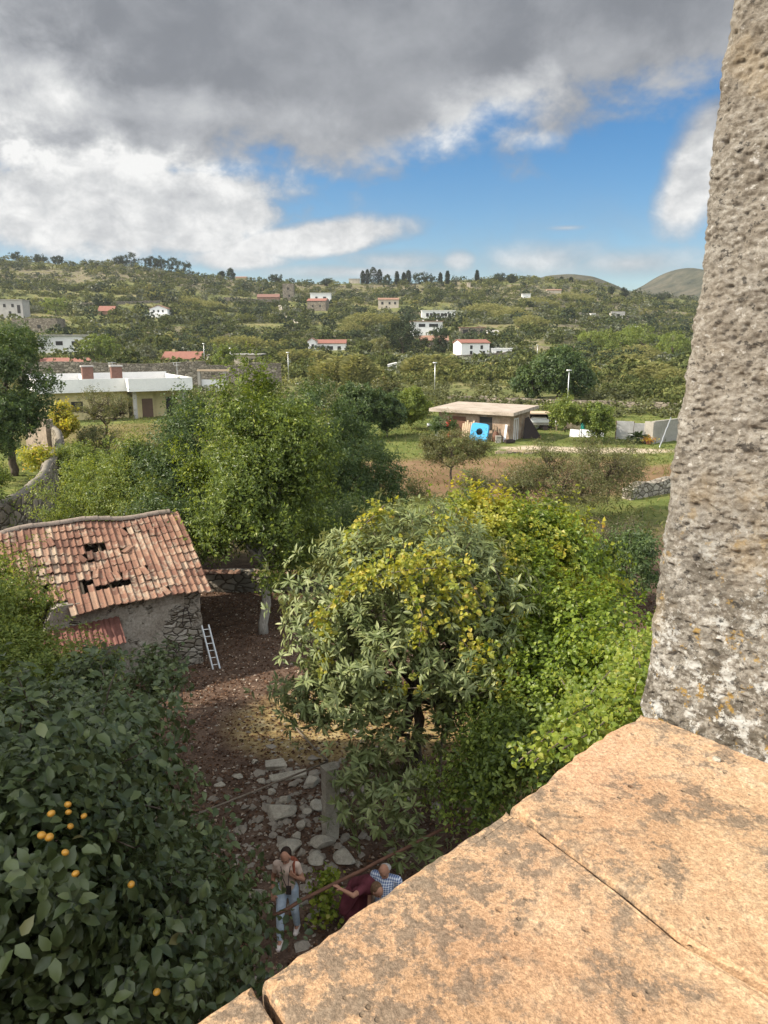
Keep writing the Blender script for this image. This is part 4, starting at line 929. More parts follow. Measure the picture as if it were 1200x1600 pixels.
# dry pampas leaves by the corner
# ================================================================== middle distance
def mtree(name, label, cat, px, py, Y, rx, ry, mat, n=1400, per=7, L=.16, W=.07, bpy_=None, tr=.09, seed=1, extra=(), group=None, barkm='bark', gap=.36, csize=.35, ntwig=25, **kw):
    b = onground(px, bpy_) if bpy_ else gp(aty(px, py, Y)[0], Y)
    return tree(name, label, cat, b, [blob(px, py, Y, rx, ry)] + [blob(*e) for e in extra], n, mat, barkm, tr=tr, seed=seed, per=per, L=L, W=W, spread=.22, gap=gap, csize=csize, ntwig=ntwig, group=group, shell=.6, lump=.4, **kw)
mtree('orchard_tree', 'dark green orchard tree at left of the lawn, half hidden by the bay trees', 'tree', 560, 640, 72, 38, 33, 'citrus_dark', 2200, L=.26, W=.13, seed=51, tr=.14)
mtree('orchard_tree', 'olive green orchard tree between the dark one and the lawn', 'tree', 605, 645, 74, 25, 27, 'citrus_dark', 1500, L=.26, W=.13, seed=52, tr=.12)
mtree('orchard_tree', 'light green orchard tree on the lawn left of the shed', 'tree', 642, 632, 80, 28, 22, 'shrub', 1500, L=.26, W=.12, bpy_=658, seed=53, tr=.12)
mtree('orchard_tree', 'small yellowish orchard tree at the far edge of the lawn', 'tree', 600, 612, 92, 22, 16, 'sparse', 900, L=.28, W=.13, seed=54)
mtree('almond_tree', 'small grey-green spreading tree standing alone on the red soil', 'tree', 705, 700, 49, 44, 22, 'sparse', 2200, L=.13, W=.05, bpy_=757, seed=55, tr=.09, extra=[(672, 700, 49, 22, 15), (740, 698, 49.5, 25, 16)], gap=.3, ntwig=80, csize=.28, per=6)
mtree('fig_tree', 'dark leafy tree at the right behind the yellow vines', 'tree', 975, 895, 25, 42, 48, 'citrus_dark', 1600, L=.12, W=.06, bpy_=985, seed=56, tr=.09, extra=[(940, 880, 26, 28, 30), (1005, 880, 25, 26, 40), (985, 850, 26, 30, 22)])
mtree('bush', 'wispy dry shrub with bare reddish twigs in the middle of the field', 'shrub', 880, 750, 38, 48, 42, 'sparse', 2600, L=.10, W=.04, bpy_=800, seed=57, tr=.03, extra=[(850, 725, 39, 30, 40), (915, 770, 37, 35, 30)], gap=.25, ntwig=260, csize=.3, per=5)
mtree('bush', 'tall wispy dry shrub beside the dry stone wall', 'shrub', 950, 735, 40, 52, 45, 'sparse', 2800, L=.10, W=.04, bpy_=790, seed=58, tr=.03, extra=[(985, 725, 41, 25, 28), (920, 710, 41, 22, 25)], gap=.25, ntwig=260, csize=.3, per=5)
mtree('bush', 'low green weedy shrub left of the wispy dry shrubs', 'shrub', 815, 755, 38, 30, 22, 'sparse', 1100, L=.1, W=.04, seed=59, tr=.02, gap=.25, ntwig=60, per=6)
mtree('bush', 'low bush on the near edge of the red soil', 'shrub', 745, 760, 38, 28, 18, 'sparse', 600, L=.1, W=.04, seed=60, tr=.02, gap=.25, ntwig=60, per=6)
mtree('bush', 'small round bush at the left edge of the red soil', 'shrub', 655, 765, 38, 22, 14, 'sparse', 400, L=.1, W=.04, seed=61, tr=.02, gap=.25, ntwig=40, per=6)
mtree('bush', 'tangled bare shrub at the right, above the dark leafy tree', 'shrub', 970, 835, 29, 50, 20, 'sparse', 500, L=.08, W=.03, seed=62, tr=.02, gap=.2, ntwig=200, per=4)
mtree('old_fruit_tree', 'nearly bare crooked fruit tree in front of the cream house', 'tree', 165, 632, 66, 40, 22, 'sparse', 1000, L=.14, W=.06, bpy_=682, seed=63, tr=.16, gap=.2, ntwig=160, per=5, extra=[(140, 640, 66, 22, 20), (195, 640, 66, 24, 18)])
mtree('yellow_shrub', 'yellow-leaved shrub beside the old garden wall', 'shrub', 95, 655, 64, 17, 22, 'vine', 600, L=.22, W=.15, seed=64, tr=.04, wfun=lambda Q, r: .9 + r.normal(0, .2, len(Q)))
mtree('yellow_shrub', 'yellow vine growing over the curved garden wall', 'shrub', 58, 716, 46, 13, 13, 'vine', 260, L=.16, W=.12, seed=65, tr=.03, wfun=lambda Q, r: .6 + r.normal(0, .3, len(Q)))
mtree('carob_tree', 'big dark blue-green tree at the left edge of the picture', 'tree', 5, 600, 52, 62, 55, 'citrus_dark', 5200, L=.22, W=.09, seed=66, tr=.3, extra=[(-20, 660, 50, 60, 45), (35, 640, 52, 32, 30), (10, 545, 54, 40, 22)], csize=.6)
mtree('carob_tree', 'dark bushy tree at the left edge below the curved wall', 'tree', -22, 800, 33, 30, 50, 'citrus', 1500, L=.14, W=.07, seed=67, tr=.12, extra=[(-30, 740, 35, 28, 25)])
mtree('bush', 'grey-green bush under the bare fruit tree', 'shrub', 150, 690, 55, 32, 18, 'sparse', 800, L=.14, W=.06, seed=68, tr=.03)
mtree('bush', 'green bush between curved wall and bare fruit tree', 'shrub', 125, 718, 48, 36, 22, 'shrub', 1000, L=.15, W=.07, seed=69, tr=.04)
mtree('bush', 'dark bush beside the door of the cream house', 'shrub', 300, 645, 78, 22, 18, 'citrus_dark', 700, L=.2, W=.1, seed=70, tr=.05)
# cream house with the white roof terrace
hz = R(30); w0 = onz(207, 655, 0)
CH = tag(empty('villa', (w0[0], w0[1], 0), hz), 'cream bungalow with white parapet roof terrace and two brick chimneys', 'house')
def lbox(items, name, mat, parent, bevel=0):
    mb = MB()
    for (x0, x1, y0, y1, z0, z1) in items: mb.box(((x0 + x1) / 2, (y0 + y1) / 2, (z0 + z1) / 2), (x1 - x0, y1 - y0, z1 - z0))
    return mb.build(name, M[mat] if isinstance(mat, str) else mat, parent, bevel=bevel)
lbox([(-9.2, .02, 2.0, 11, 0, 3.35), (.6, 3.0, 1.4, 6, 0, 3.35), (3.02, 6.6, 1.9, 11, 0, 3.34)], 'wall', 'cream', CH)
lbox([(.35, .75, .35, .75, 0, 3.3)], 'pillar', 'grey_plaster', CH); lbox([(6.3, 6.7, .35, .75, 0, 3.3)], 'pillar', 'grey_plaster', CH)
P0, P1 = 3.32, 4.85
rt = lbox([(-10.2, 7.4, 1.0, 12.2, P0, P0 + .22), (-.3, 7.4, -.6, 1.02, P0, P0 + .219)], 'roof_terrace', 'white', CH)
lbox([(-10.2, -.28, 1.0, 1.2, P0 + .2, P1), (-.3, -.1, -.4, 1.0, P0 + .2, P1), (-.3, 7.4, -.6, -.4, P0 + .2, P1), (7.2, 7.4, -.4, 12.0, P0 + .2, P1 - .003), (-10.2, -10.0, 1.2, 12.0, P0 + .2, P1 - .003), (-10.2, 7.4, 12.0, 12.2, P0 + .2, P1 + .25), (-4, -3.8, 6, 12, P0 + .2, P1 + .1)], 'parapet', 'white', CH); lbox([(-9.9, 7.1, 1.3, 11.9, P0 + .22, P0 + .26), (.0, 7.1, -.3, 1.3, P0 + .22, P0 + .258)], 'terrace_floor', 'grey_plaster', CH)
for (x0, y0) in ((-4.6, 4.2), (-1.4, 3.2)):
    c_ = lbox([(x0, x0 + 1.25, y0, y0 + 1.0, P0 + .2, 6.15)], 'chimney', 'brick', CH); cc = lbox([(x0 - .1, x0 + 1.35, y0 - .1, y0 + 1.1, 6.15, 6.32)], 'chimney_cap', 'grey_plaster', c_)
lbox([(1.55, 2.85, 1.36, 1.42, 0, 2.3)], 'door', 'brown', CH)
lbox([(4.6, 6.0, 1.86, 1.92, 0, 2.4)], 'window', 'dark', CH); lbox([(-6.5, -5.2, 1.96, 2.02, 1.0, 2.2)], 'window', 'dark', CH)
mb = MB(); mb.tube([(-2.2, 5, P0 + .75), (-2.2, 4.3, P0 + .75)], .45, 16); mb.build('water_tank', M['white'], CH)
for (x_, y_) in ((-.2, 9), (6.8, 4)):
    mb = MB(); mb.tube([(x_, y_, P0), (x_, y_, 6.6)], .03, 6); mb.tube([(x_ - .5, y_, 6.5), (x_ + .5, y_, 6.5)], .02, 4); mb.tube([(x_ - .4, y_ - .1, 6.2), (x_ + .4, y_ - .1, 6.2)], .02, 4); mb.tube([(x_ - .4, y_, 6.2), (x_ - .4, y_, 6.5)], .02, 4); mb.build('antenna', M['alu'], CH)
# shed
sc_ = onz(795, 690, 0); rzs = R(-33)
SH = tag(empty('shed', (sc_[0], sc_[1], G1(*sc_[:2])), rzs), 'long low shed with a thick flat pale roof, junk piled against its front', 'shed')
def shed_mat():
    m, g, out = newmat('shed_wall'); o = g.obj(); n = g.noise(o, 1.4, 6, .65); n2_ = g.noise(o, 12, 5, .7)
    surf(g, out, g.ramp(g.add(g.mul(n, .6), g.mul(n2_, .4)), [(.35, (.17, .11, .075)), (.5, (.33, .24, .17)), (.65, (.44, .38, .31))]), .95, n2_, .5, .03, spec=.1); return m
lbox([(-7.6, 0, 0, 5.0, -.2, 2.55)], 'wall', shed_mat(), SH)
def roof_mat():
    m, g, out = newmat('shed_roof'); o = g.obj(); n = g.noise(g.mapping(o, scale=(.5, 3, 1)), 1.0, 6, .65); n2_ = g.noise(o, 14, 4, .6)
    surf(g, out, g.ramp(g.add(g.mul(n, .7), g.mul(n2_, .3)), [(.35, (.18, .15, .12)), (.5, (.38, .32, .26)), (.65, (.50, .44, .37))]), .9, n2_, .4, .02, spec=.1); return m
mb = MB(); mb.raw([(-8.3, -.75, 2.50), (.7, -.75, 2.50), (.7, 5.5, 2.75), (-8.3, 5.5, 2.75), (-8.3, -.75, 2.80), (.7, -.75, 2.80), (.7, 5.5, 3.05), (-8.3, 5.5, 3.05)], [(3, 2, 1, 0), (4, 5, 6, 7), (0, 1, 5, 4), (1, 2, 6, 5), (2, 3, 7, 6), (3, 0, 4, 7)])
mb.build('roof', roof_mat(), SH)
lbox([(-6.4, -4.6, -.05, 0.02, 0, 2.1)], 'door', 'rust', SH); lbox([(-3.1, -1.8, -.05, .02, 1.0, 2.2)], 'window', 'dark', SH)
dr = lbox([(-.02, .06, 1.0, 1.12, 0, 2.1), (-.02, .06, 1.45, 1.57, 0, 2.1), (-.02, .06, 1.9, 2.02, 0, 2.1), (-.02, .06, 1.12, 1.9, 2.0, 2.1)], 'side_door', 'whiteplastic', SH)
def shp(x, y, z=0): c, s = math.cos(rzs), math.sin(rzs); X, Y = sc_[0] + x * c - y * s, sc_[1] + x * s + y * c; return (X, Y, G1(X, Y) + z)
# blue tub with a round hole
def blue_panel():
    bm = bmesh.new(); n = 32; S = .85; outer, inner = [], []
    for i in range(n):
        a = 2 * math.pi * i / n; c, s = math.cos(a), math.sin(a); k = (abs(c) ** 7 + abs(s) ** 7) ** (-1 / 7)
        outer.append((c * k * S, s * k * S)); inner.append((c * .33 + .02, s * .33 + .05))
    lv = [[bm.verts.new((x, z, y)) for x, y in pts] for pts, z in ((inner, .02), (outer, .04), ([(x * 1.04, y * 1.04) for x, y in outer], -.10), ([(x * 1.04, y * 1.04) for x, y in outer], -.28), ([(x * .9, y * .9) for x, y in outer], -.30), (inner, -.2))]
    lv.append(lv[0])
    for q in range(6):
        for i in range(n):
            f = [lv[q][i], lv[q][(i + 1) % n], lv[q + 1][(i + 1) % n], lv[q + 1][i]]; bm.faces.new(f)
    bmesh.ops.recalc_face_normals(bm, faces=bm.faces); me = bpy.data.meshes.new('panel'); bm.to_mesh(me); bm.free(); return me
bp = tag(empty('plastic_tub', shp(-2.5, -1.3, .0), rzs + R(8)), 'bright blue square plastic tub with round hole leaning against the shed', 'tub')
o = bpy.data.objects.new('shell', blue_panel()); C.objects.link(o); o.parent = bp; o.data.materials.append(M['blue']); o.location = (0, 0, .86); o.rotation_euler = (R(-16), R(4), 0); o.scale = (1, -1, 1)
mb = MB(); mb.tube([(0.02, .26, .8), (.02, .3, .83)], .42, 20); ob_ = mb.build('backing', M['glass'], bp)
def junk(name, label, cat, loc, rz, items, mat, bevel=0, tilt=0):
    mb = MB()
    for (c, s) in items: mb.box(c, s, jit=.004)
    o = mb.build(name, M[mat], None, bevel=bevel); o.location = loc; o.rotation_euler = (tilt, 0, rz); return tag(o, label, cat)
rock('tarpaulin', 'crumpled white tarpaulin heap on the grass left of the other heap', 'tarpaulin', onground(706, 679), (1.5, 1.0, .7), 301, 'whiteplastic')
rock('tarpaulin', 'crumpled white tarpaulin heap on the grass just below the blue tub', 'tarpaulin', onground(739, 682), (1.5, 1.0, .6), 302, 'whiteplastic')
rock('sack', 'white sack lying left of the shed bush', 'sack', onground(671, 667), (.9, .6, .4), 303, 'whiteplastic')
rock('sack', 'bulging white sack against the left end of the shed front', 'sack', shp(-7.2, -.7), (.9, .7, 1.3), 304, 'whiteplastic')
rock('heap', 'rusty brown heap of scrap right of the blue tub', 'heap', shp(-.9, -1.0), (.8, .6, .9), 305, 'rust')
junk('pallet', 'pale wooden boards stacked upright against the shed left of the blue tub', 'boards', shp(-4.0, -.6), rzs, [((k * .22, 0, .75 + (k % 3) * .08), (.16, .05, 1.5 + (k % 3) * .16)) for k in range(-3, 4)], 'pale_wood', 0, R(-10))
junk('board', 'single pale board leaning on the shed corner', 'board', shp(-.25, -.5), rzs, [((0, 0, .8), (.22, .04, 1.7))], 'whiteplastic', 0, R(-14))
junk('board', 'two brown boards leaning beside the blue tub', 'board', shp(-1.35, -.5), rzs, [((-.15, 0, .8), (.16, .04, 1.6)), ((.12, 0, .7), (.14, .04, 1.4))], 'wood', 0, R(-12))
junk('barrel', 'low grey barrel near the shed corner', 'barrel', shp(-.5, -1.3), 0, [((0, 0, .3), (.5, .5, .6)), ((0, 0, .62), (.54, .54, .05))], 'concrete', .05)
junk('crate', 'dark low crate in front of the shed corner', 'crate', shp(.5, -1.0), .3, [((0, 0, .12), (.9, .5, .05)), ((0, -.25, .2), (.9, .05, .25)), ((0, .25, .2), (.9, .05, .25)), ((-.45, 0, .2), (.05, .5, .25)), ((.45, 0, .2), (.05, .5, .25))], 'iron')
junk('red_box', 'small red box on the sill at the left of the shed front', 'box', shp(-6.1, -.5), rzs, [((0, 0, 1.4), (.5, .4, .5)), ((0, 0, .6), (.4, .3, 1.1)), ((0, 0, 1.67), (.55, .45, .05))], 'redplastic')
mb = MB(); mb.raw([(0, 0, 0), (1.9, .2, 0), (.55, .5, 2.1), (.2, .4, 2.0), (0, .1, 0.02), (1.9, .3, .02), (.6, .62, 2.1), (.25, .5, 2.0)], [(0, 1, 2, 3), (7, 6, 5, 4), (0, 4, 5, 1), (1, 5, 6, 2), (2, 6, 7, 3), (3, 7, 4, 0)])
o = mb.build('sheet', M['iron']); o.location = shp(.35, 2.6); o.rotation_euler = (0, 0, rzs + .6); tag(o, 'dark tarred sheet leaning against the right side of the shed', 'sheet')
mtree('bush', 'dark leafy bush in front of the left part of the shed', 'shrub', 693, 664, 66, 16, 13, 'citrus_dark', 500, L=.16, W=.08, seed=71, tr=.04)
# open canopy with a covered trailer
cc0 = onground(842, 672); CN = tag(empty('canopy', cc0, R(-8)), 'open lean-to with thin flat pale roof right of the shed', 'canopy')
lbox([(-1.7, 1.9, -.8, 1.8, 1.75, 1.85)], 'roof', 'pale_wood', CN)
for x_, y_ in ((-1.5, -.7), (1.7, -.7), (-1.5, 1.6), (1.7, 1.6)): lbox([(x_, x_ + .12, y_, y_ + .12, 0, 1.75)], 'post', 'wood', CN)
lbox([(-1.5, 1.8, 1.74, 1.79, 0, 1.74)], 'back_panel', 'iron', CN)
TR = tag(empty('trailer', tuple(np.array(cc0) + [-.1, .1, 0]), R(-8)), 'white tarpaulin covered trailer parked under the flat lean-to roof', 'trailer')
mb = MB(); mb.box((0, .3, .95), (2.3, 1.2, .35), jit=.03); mb.box((.1, .3, 1.25), (1.7, 1.0, .25), jit=.03, taper=.9); mb.build('cover', M['whiteplastic'], TR, bevel=.05)
lbox([(-1.15, 1.15, -.3, .9, .55, .76)], 'bed', 'concrete', TR)
for x_ in (-.75, .75): MB().tube([(x_, -.42, .28), (x_, -.25, .28)], .28, 16).build('wheel', M['iron'], TR)
for i, (px, py, s, lab) in enumerate([(824, 668, .8, 'white bag heaped at the left foot of the lean-to'), (836, 670, .9, 'white bag in the middle in front of the trailer'), (851, 669, .6, 'grey-white bag at the right foot of the lean-to'), (867, 666, .6, 'small white bag standing right of the lean-to')]):
    rock('bag', lab, 'bag', onground(px, py), (s, s * .8, s * .9), 310 + i, 'whiteplastic')
mtree('orchard_tree', 'small leafy tree right of the lean-to, next to the white panels', 'tree', 884, 643, 70, 24, 17, 'shrub', 900, L=.2, W=.1, bpy_=674, seed=72, tr=.08)
mtree('bush', 'upright green bush behind the white panels', 'shrub', 938, 655, 69, 20, 24, 'citrus', 900, L=.2, W=.1, seed=73, tr=.06)
mtree('bush', 'low bush between the small tree and the upright bush', 'shrub', 910, 650, 72, 14, 12, 'sparse', 400, L=.2, W=.1, seed=74, tr=.04)
for i, (px, w, lab) in enumerate([(897, .9, 'leftmost and smallest of the white panels tilted on the grass'), (914, 1.1, 'middle white panel tilted on the grass'), (933, 1.2, 'rightmost white panel tilted on the grass')]):
    p = onground(px, 683); o = MB().box((0, 0, .42), (w, .05, .95), jit=.01).build('plastic_sheet', M['whiteplastic']); o.location = p; o.rotation_euler = (R(-42), R(4), R(-14)); tag(o, lab, 'panel', 'white panels on the grass')
rock('green_bin', 'small green plastic bin behind the white panels', 'bin', onground(911, 672), (.5, .5, 1.6), 320, 'teal')
rock('heap', 'pale wooden scrap heap under the small leafy tree', 'heap', onground(897, 671), (1.8, 1.2, 1.3), 321, 'pale_wood')
# corrugated metal fence, palm, block wall
f0, f1 = onground(962, 686), onground(1012, 688)
MF = tag(empty('metal_fence', f0), 'grey corrugated metal sheets fencing the field, behind the small palm', 'fence')
def corr(p0, p1, h0, h1, name, par):
    n = 60; V = []; p0, p1 = np.array(p0), np.array(p1)
    for q in (0, 1):
        for i in range(n):
            p = p0 + (p1 - p0) * i / (n - 1); V.append((p[0], p[1] + .03 * math.sin(i * 1.6), p[2] + (h1 if q else h0)))
    V += [(x, y + .01, z) for x, y, z in V]
    npmesh(name, V, [(i, i + 1, n + i + 1, n + i) for i in range(n - 1)] + [(3 * n + i, 3 * n + i + 1, 2 * n + i + 1, 2 * n + i) for i in range(n - 1)], M['tin'], par, f0)
mid = f0 + (f1 - f0) * .55
corr(f0, mid - [.05, 0, 0], 0, 1.75, 'sheet', MF); corr(mid, f1, .02, 1.6, 'sheet', MF)
for p in (f0, mid, f1): MB().box((p[0], p[1] + .12, p[2] + .85), (.1, .1, 1.75)).build('post', M['wood'], MF, f0)
def palm(px, py, h):
    b = onground(px, py); root = tag(empty('sago_palm', b), 'small dark green sago palm in front of the metal fence', 'palm'); r = np.random.default_rng(8)
    MB().tube([b - [0, 0, .05], b + [0, 0, .45]], [.16, .2], 10).build('trunk', M['bark'], root, b, smooth=True)
    Ps, Ds, Ns = [], [], []
    for k in range(44):
        a = k * 2.4; e = r.uniform(.15, 1.25); d = np.array([math.cos(a) * math.cos(e), math.sin(a) * math.cos(e), math.sin(e)]); L = r.uniform(.8, 1.15) * h
        for t in np.linspace(.15, 1, 26):
            p = b + [0, 0, .45] + d * L * t + np.array([0, 0, -.45 * L * t * t]); side = np.cross(d, [0, 0, 1]); side /= np.linalg.norm(side)
            for s in (-1, 1): Ps.append(p); Ds.append(side * s * .8 + d * .5 - np.array([0, 0, .15])); Ns.append([0, 0, 1])
    V, F, k = leaf_arrays(np.array(Ps), np.array(Ds), np.array(Ns, float), .2, .035, 0); npmesh('fronds', V, F, M['citrus_dark'], root, b, attrs={'v': np.repeat(r.random(len(Ps)) * .4 + .3, k)})
palm(996, 692, 1.25)
pp = onground(1013, 694); PO = tag(empty('flower_pot', pp), 'orange flower pot with a low red-brown plant beside the sago palm', 'pot')
MB().tube([pp, pp + [0, 0, .3], pp + [0, 0, .32]], [.18, .28, .3], 14).build('pot', M['pot'], PO, pp)
Pq = pp + np.array([0, 0, .45]) + rng.normal(0, .22, (60, 3)) * [1.4, 1, .5]; V, F, A = foliage(Pq, unit(rng.normal(size=Pq.shape) + [0, 0, 1]), rng, per=5, L=.14, W=.08, spread=.1, wfun=lambda Q, r: 1 + 0 * Q[:, 0], vbias=.4); npmesh('plant', V, F, M['vine'], PO, pp, attrs=A)
rock('white_stone', 'small white painted stone at the left foot of the sago palm', 'stone', onground(985, 689), (.5, .4, .6), 330, 'whiteplastic')
b0, b1, b2 = onground(1009, 692), onground(1020, 694), onground(1062, 688)
BW = tag(empty('block_wall', b0), 'grey concrete block wall at the right, next to the metal fence', 'wall')
mb = MB(); d = b2 - b1; L = np.linalg.norm(d[:2]); mb.box(((b1 + b2) / 2 + [0, .25, .95])[:3], (L, .25, 2.1), rz=math.atan2(d[1], d[0])); d = b1 - b0; mb.box(((b1 + b0) / 2 + [0, .1, .95])[:3], (np.linalg.norm(d[:2]) + .2, .3, 2.104), rz=math.atan2(d[1], d[0]))
mb.build('wall', M['concrete'], BW, b0); MB().box(tuple((b1 + b2) / 2 + [0, .25, 2.05]), (L + .1, .32, .08), rz=math.atan2((b2 - b1)[1], (b2 - b1)[0])).build('coping', M['concrete'], BW, b0)
rod('ladder_pole', 'long pole leaning diagonally against the concrete block wall', 'pole', [onground(1030, 700) + [0, 0, 0], onground(1043, 690) + [0, -.3, 2.3]], .05, 'alu')
# dry stone wall at the right
d0, d1, d2 = onground(985, 782), onground(1010, 776), onground(1075, 768)
V, F = wall_grid(d0[:2], d2[:2], -.2, lambda s: .55 + .35 * min(1, s / 1.2) + .08 * math.sin(s * 2.1), .7, 91, 60, 8)
tag(npmesh('dry_stone_wall', V, F, M['rubble'], None, d0), 'low grey dry stone wall at the right edge of the field, by the jamb', 'wall')
# timber pit frame
t0 = onground(803, 708); TF = tag(empty('timber_frame', t0, R(-6)), 'low rectangular frame of old boards lying on the red soil', 'frame')
for (c, s, rz) in (((-.9, -.35, .1), (1.5, .08, .22), .35), ((.6, .5, .1), (2.4, .09, .2), -.12), ((1.4, -.2, .06), (1.5, .12, .12), .55), ((-1.3, .3, .08), (.9, .08, .18), 1.2)): MB().box(c, s, rz=rz, jit=.01).build('board', M['pale_wood'], TF)
MB().box((-.3, .1, .012), (1.9, .7, .02), rz=.1).build('pit', M['dark'], TF)
# old curved wall at left
top = [(-60, 812), (-10, 792), (28, 774), (45, 762), (72, 730), (85, 706), (94, 691), (91, 676), (80, 664)]
tp = np.array([onz(px, py, 2.25)[:2] for px, py in top]); dd_ = np.r_[0, np.cumsum(np.linalg.norm(np.diff(tp, axis=0), axis=1))]
ss = np.linspace(0, dd_[-1], 140); path = np.stack([np.interp(ss, dd_, tp[:, i]) for i in (0, 1)], 1); path = np.array([path[max(0, i - 3):i + 4].mean(0) for i in range(len(path))])
T = np.gradient(path, axis=0); T /= np.linalg.norm(T, axis=1)[:, None]; N = np.c_[T[:, 1], -T[:, 0]]
def ribbon_wall(path, N, half, z0, z1, seed, amp=.12, nz_=10):
    V = []; n = len(path)
    ztop = z1 + (vnoise(np.c_[ss, ss * 0, ss * 0], .5, seed, 3) - .5) * .5
    for side in (1, -1):
        for k in range(nz_):
            z = z0 + (ztop - z0) * k / (nz_ - 1); q = path + N * side * half; P = np.c_[q, z]; P[:, :2] += N * (side * (vnoise(P, 1.8, seed, 3) - .5) * amp)[:, None]; V.append(P)
    V = np.concatenate(V); F = []
    for i in range(n - 1):
        for k in range(nz_ - 1):
            a = k * n + i; F.append((a, a + 1, a + n + 1, a + n)); b = a + nz_ * n; F.append((b, b + n, b + n + 1, b + 1))
        a = (nz_ - 1) * n + i; b = a + nz_ * n; F.append((a, a + 1, b + 1, b))
    return V, F, ztop
GW = tag(empty('garden_wall', (path[60][0], path[60][1], 0)), 'old curved rubble garden wall with a pale rounded top, at left', 'wall')
V, F, zt = ribbon_wall(path, N, .28, -.3, 2.2, 95); npmesh('masonry', V, F, M['rubble_far'], GW, (path[60][0], path[60][1], 0))
mb = MB(); mb.tube(np.c_[path, zt - .06], .22, 8); mb.build('coping', stone('lime_coping', (.20, .18, .145), 3, .45), GW, (path[60][0], path[60][1], 0), smooth=True)
g0, g1 = onground(42, 702), onground(76, 712)
V, F = wall_grid(g0[:2], g1[:2], -.2, lambda s: 2.9 + .1 * math.sin(s * 3), .6, 96, 40, 14); tag(npmesh('wall_stub', V, F, stone('pink_render', (.27, .215, .165), 3, .4), None, g0), 'sunlit plastered wall stub just left of the curved garden wall', 'wall')
# long convent boundary wall and gate behind the villa
p0, p1 = onz(30, 607, 0), onz(440, 604, 0)
V, F = wall_grid(p0[:2], p1[:2], -.5, lambda s: 4.9 + .25 * math.sin(s * .21) - (.8 if 36 < s < 44 else 0), .8, 97, 220, 10)
tag(npmesh('boundary_wall', V, F, M['rubble_far'], None, p0), 'long high stone boundary wall running behind the cream villa', 'wall')
gg = onz(333, 612, 0); GT = tag(empty('gateway', gg), 'open gateway with grey pillars and a slatted lintel near the boundary wall', 'gate')
for px_ in (-2.4, 2.3): lbox([(px_ - .25, px_ + .25, -.3, .3, 0, 3.7)], 'pillar', 'concrete', GT)
lbox([(-2.7, 3.2, -.35, .35, 3.7, 4.0)], 'lintel', 'pale_wood', GT); lbox([(-2.1, 2.0, .2, .3, 0, 2.2)], 'gate_leaf', 'white', GT)
# street lamps
def lamp(px, pb_, pt, label):
    b = onground(px, pb_); h = (pb_ - pt) * depth(b) / FPX; L = tag(empty('street_lamp', b), label, 'lamp', 'street lamps along the lane')
    MB().tube([b - [0, 0, .2], b + [0, 0, h]], [.075, .05], 8).build('pole', M['alu'], L, b, smooth=True)
    mb = MB(); mb.tube([b + [-.35, 0, h], b + [.35, 0, h + .02]], [.11, .09], 8); mb.tube([b + [0, 0, h - .12], b + [0, 0, h + .12]], .08, 8); mb.build('lamp_head', M['alu'], L, b, smooth=True)
lamp(886, 640, 580, 'tall grey street lamp in front of the big dark tree, right of the shed')
lamp(679, 618, 568, 'pale street lamp standing behind the left end of the shed')
lamp(451, 596, 552, 'pale street lamp at the right end of the boundary wall')
lamp(320, 575, 538, 'street lamp rising behind the villa, beside the red roofed house')
lamp(361, 578, 545, 'street lamp in front of the pale flat house behind the gateway')
lamp(839, 563, 540, 'small distant street lamp right of the two storey white house')
# dry grass and weeds over the field
def gdens(X, Y): return np.clip(.25 + 1.4 * (n2(X, Y, .25, 61) - .35), 0, 1) * (1 - .8 * (1 - sstep(.75, 1.15, np.hypot((X - 9) / 15, (Y - 52) / 9))))
scatter_leaves('field_grass', 'short green and dry grass over the field', 'grass', 90000, (-30, 42), (32, 100), .30, .05, 13, 'grass', 0, 1.6, gdens)
def upgrass(name, label, n, xr, yr, h, w, seed, dens=None):
    r = np.random.default_rng(seed); X = r.uniform(*xr, n); Y = r.uniform(*yr, n)
    if dens is not None: k = dens(X, Y) > r.random(n); X, Y = X[k], Y[k]; n = len(X)
    P = np.stack([X, Y, ground_z(X, Y) - .02], 1); D = np.stack([r.normal(0, .35, n), r.normal(0, .35, n), np.ones(n)], 1); N = np.stack([r.normal(size=n), r.normal(size=n) - .5, np.full(n, .4)], 1)
    s = .4 + r.random(n); V, F, k = leaf_arrays(P, D, N, h * s, w * s, 0, droop=.4); return tag(npmesh(name, V, F, M['grass'], attrs={'v': np.repeat(np.clip(r.random(n) * .6 + .5 * n2(X, Y, .2, 66), 0, 1), k)}), label, 'grass', kind='stuff')
upgrass('tall_grass', 'tufts of tall grass and weeds on the lawn and field edges', 70000, (-30, 45), (30, 100), .28, .035, 14, lambda X, Y: np.clip(1.6 * (n2(X, Y, .18, 63) - .42), 0, 1))
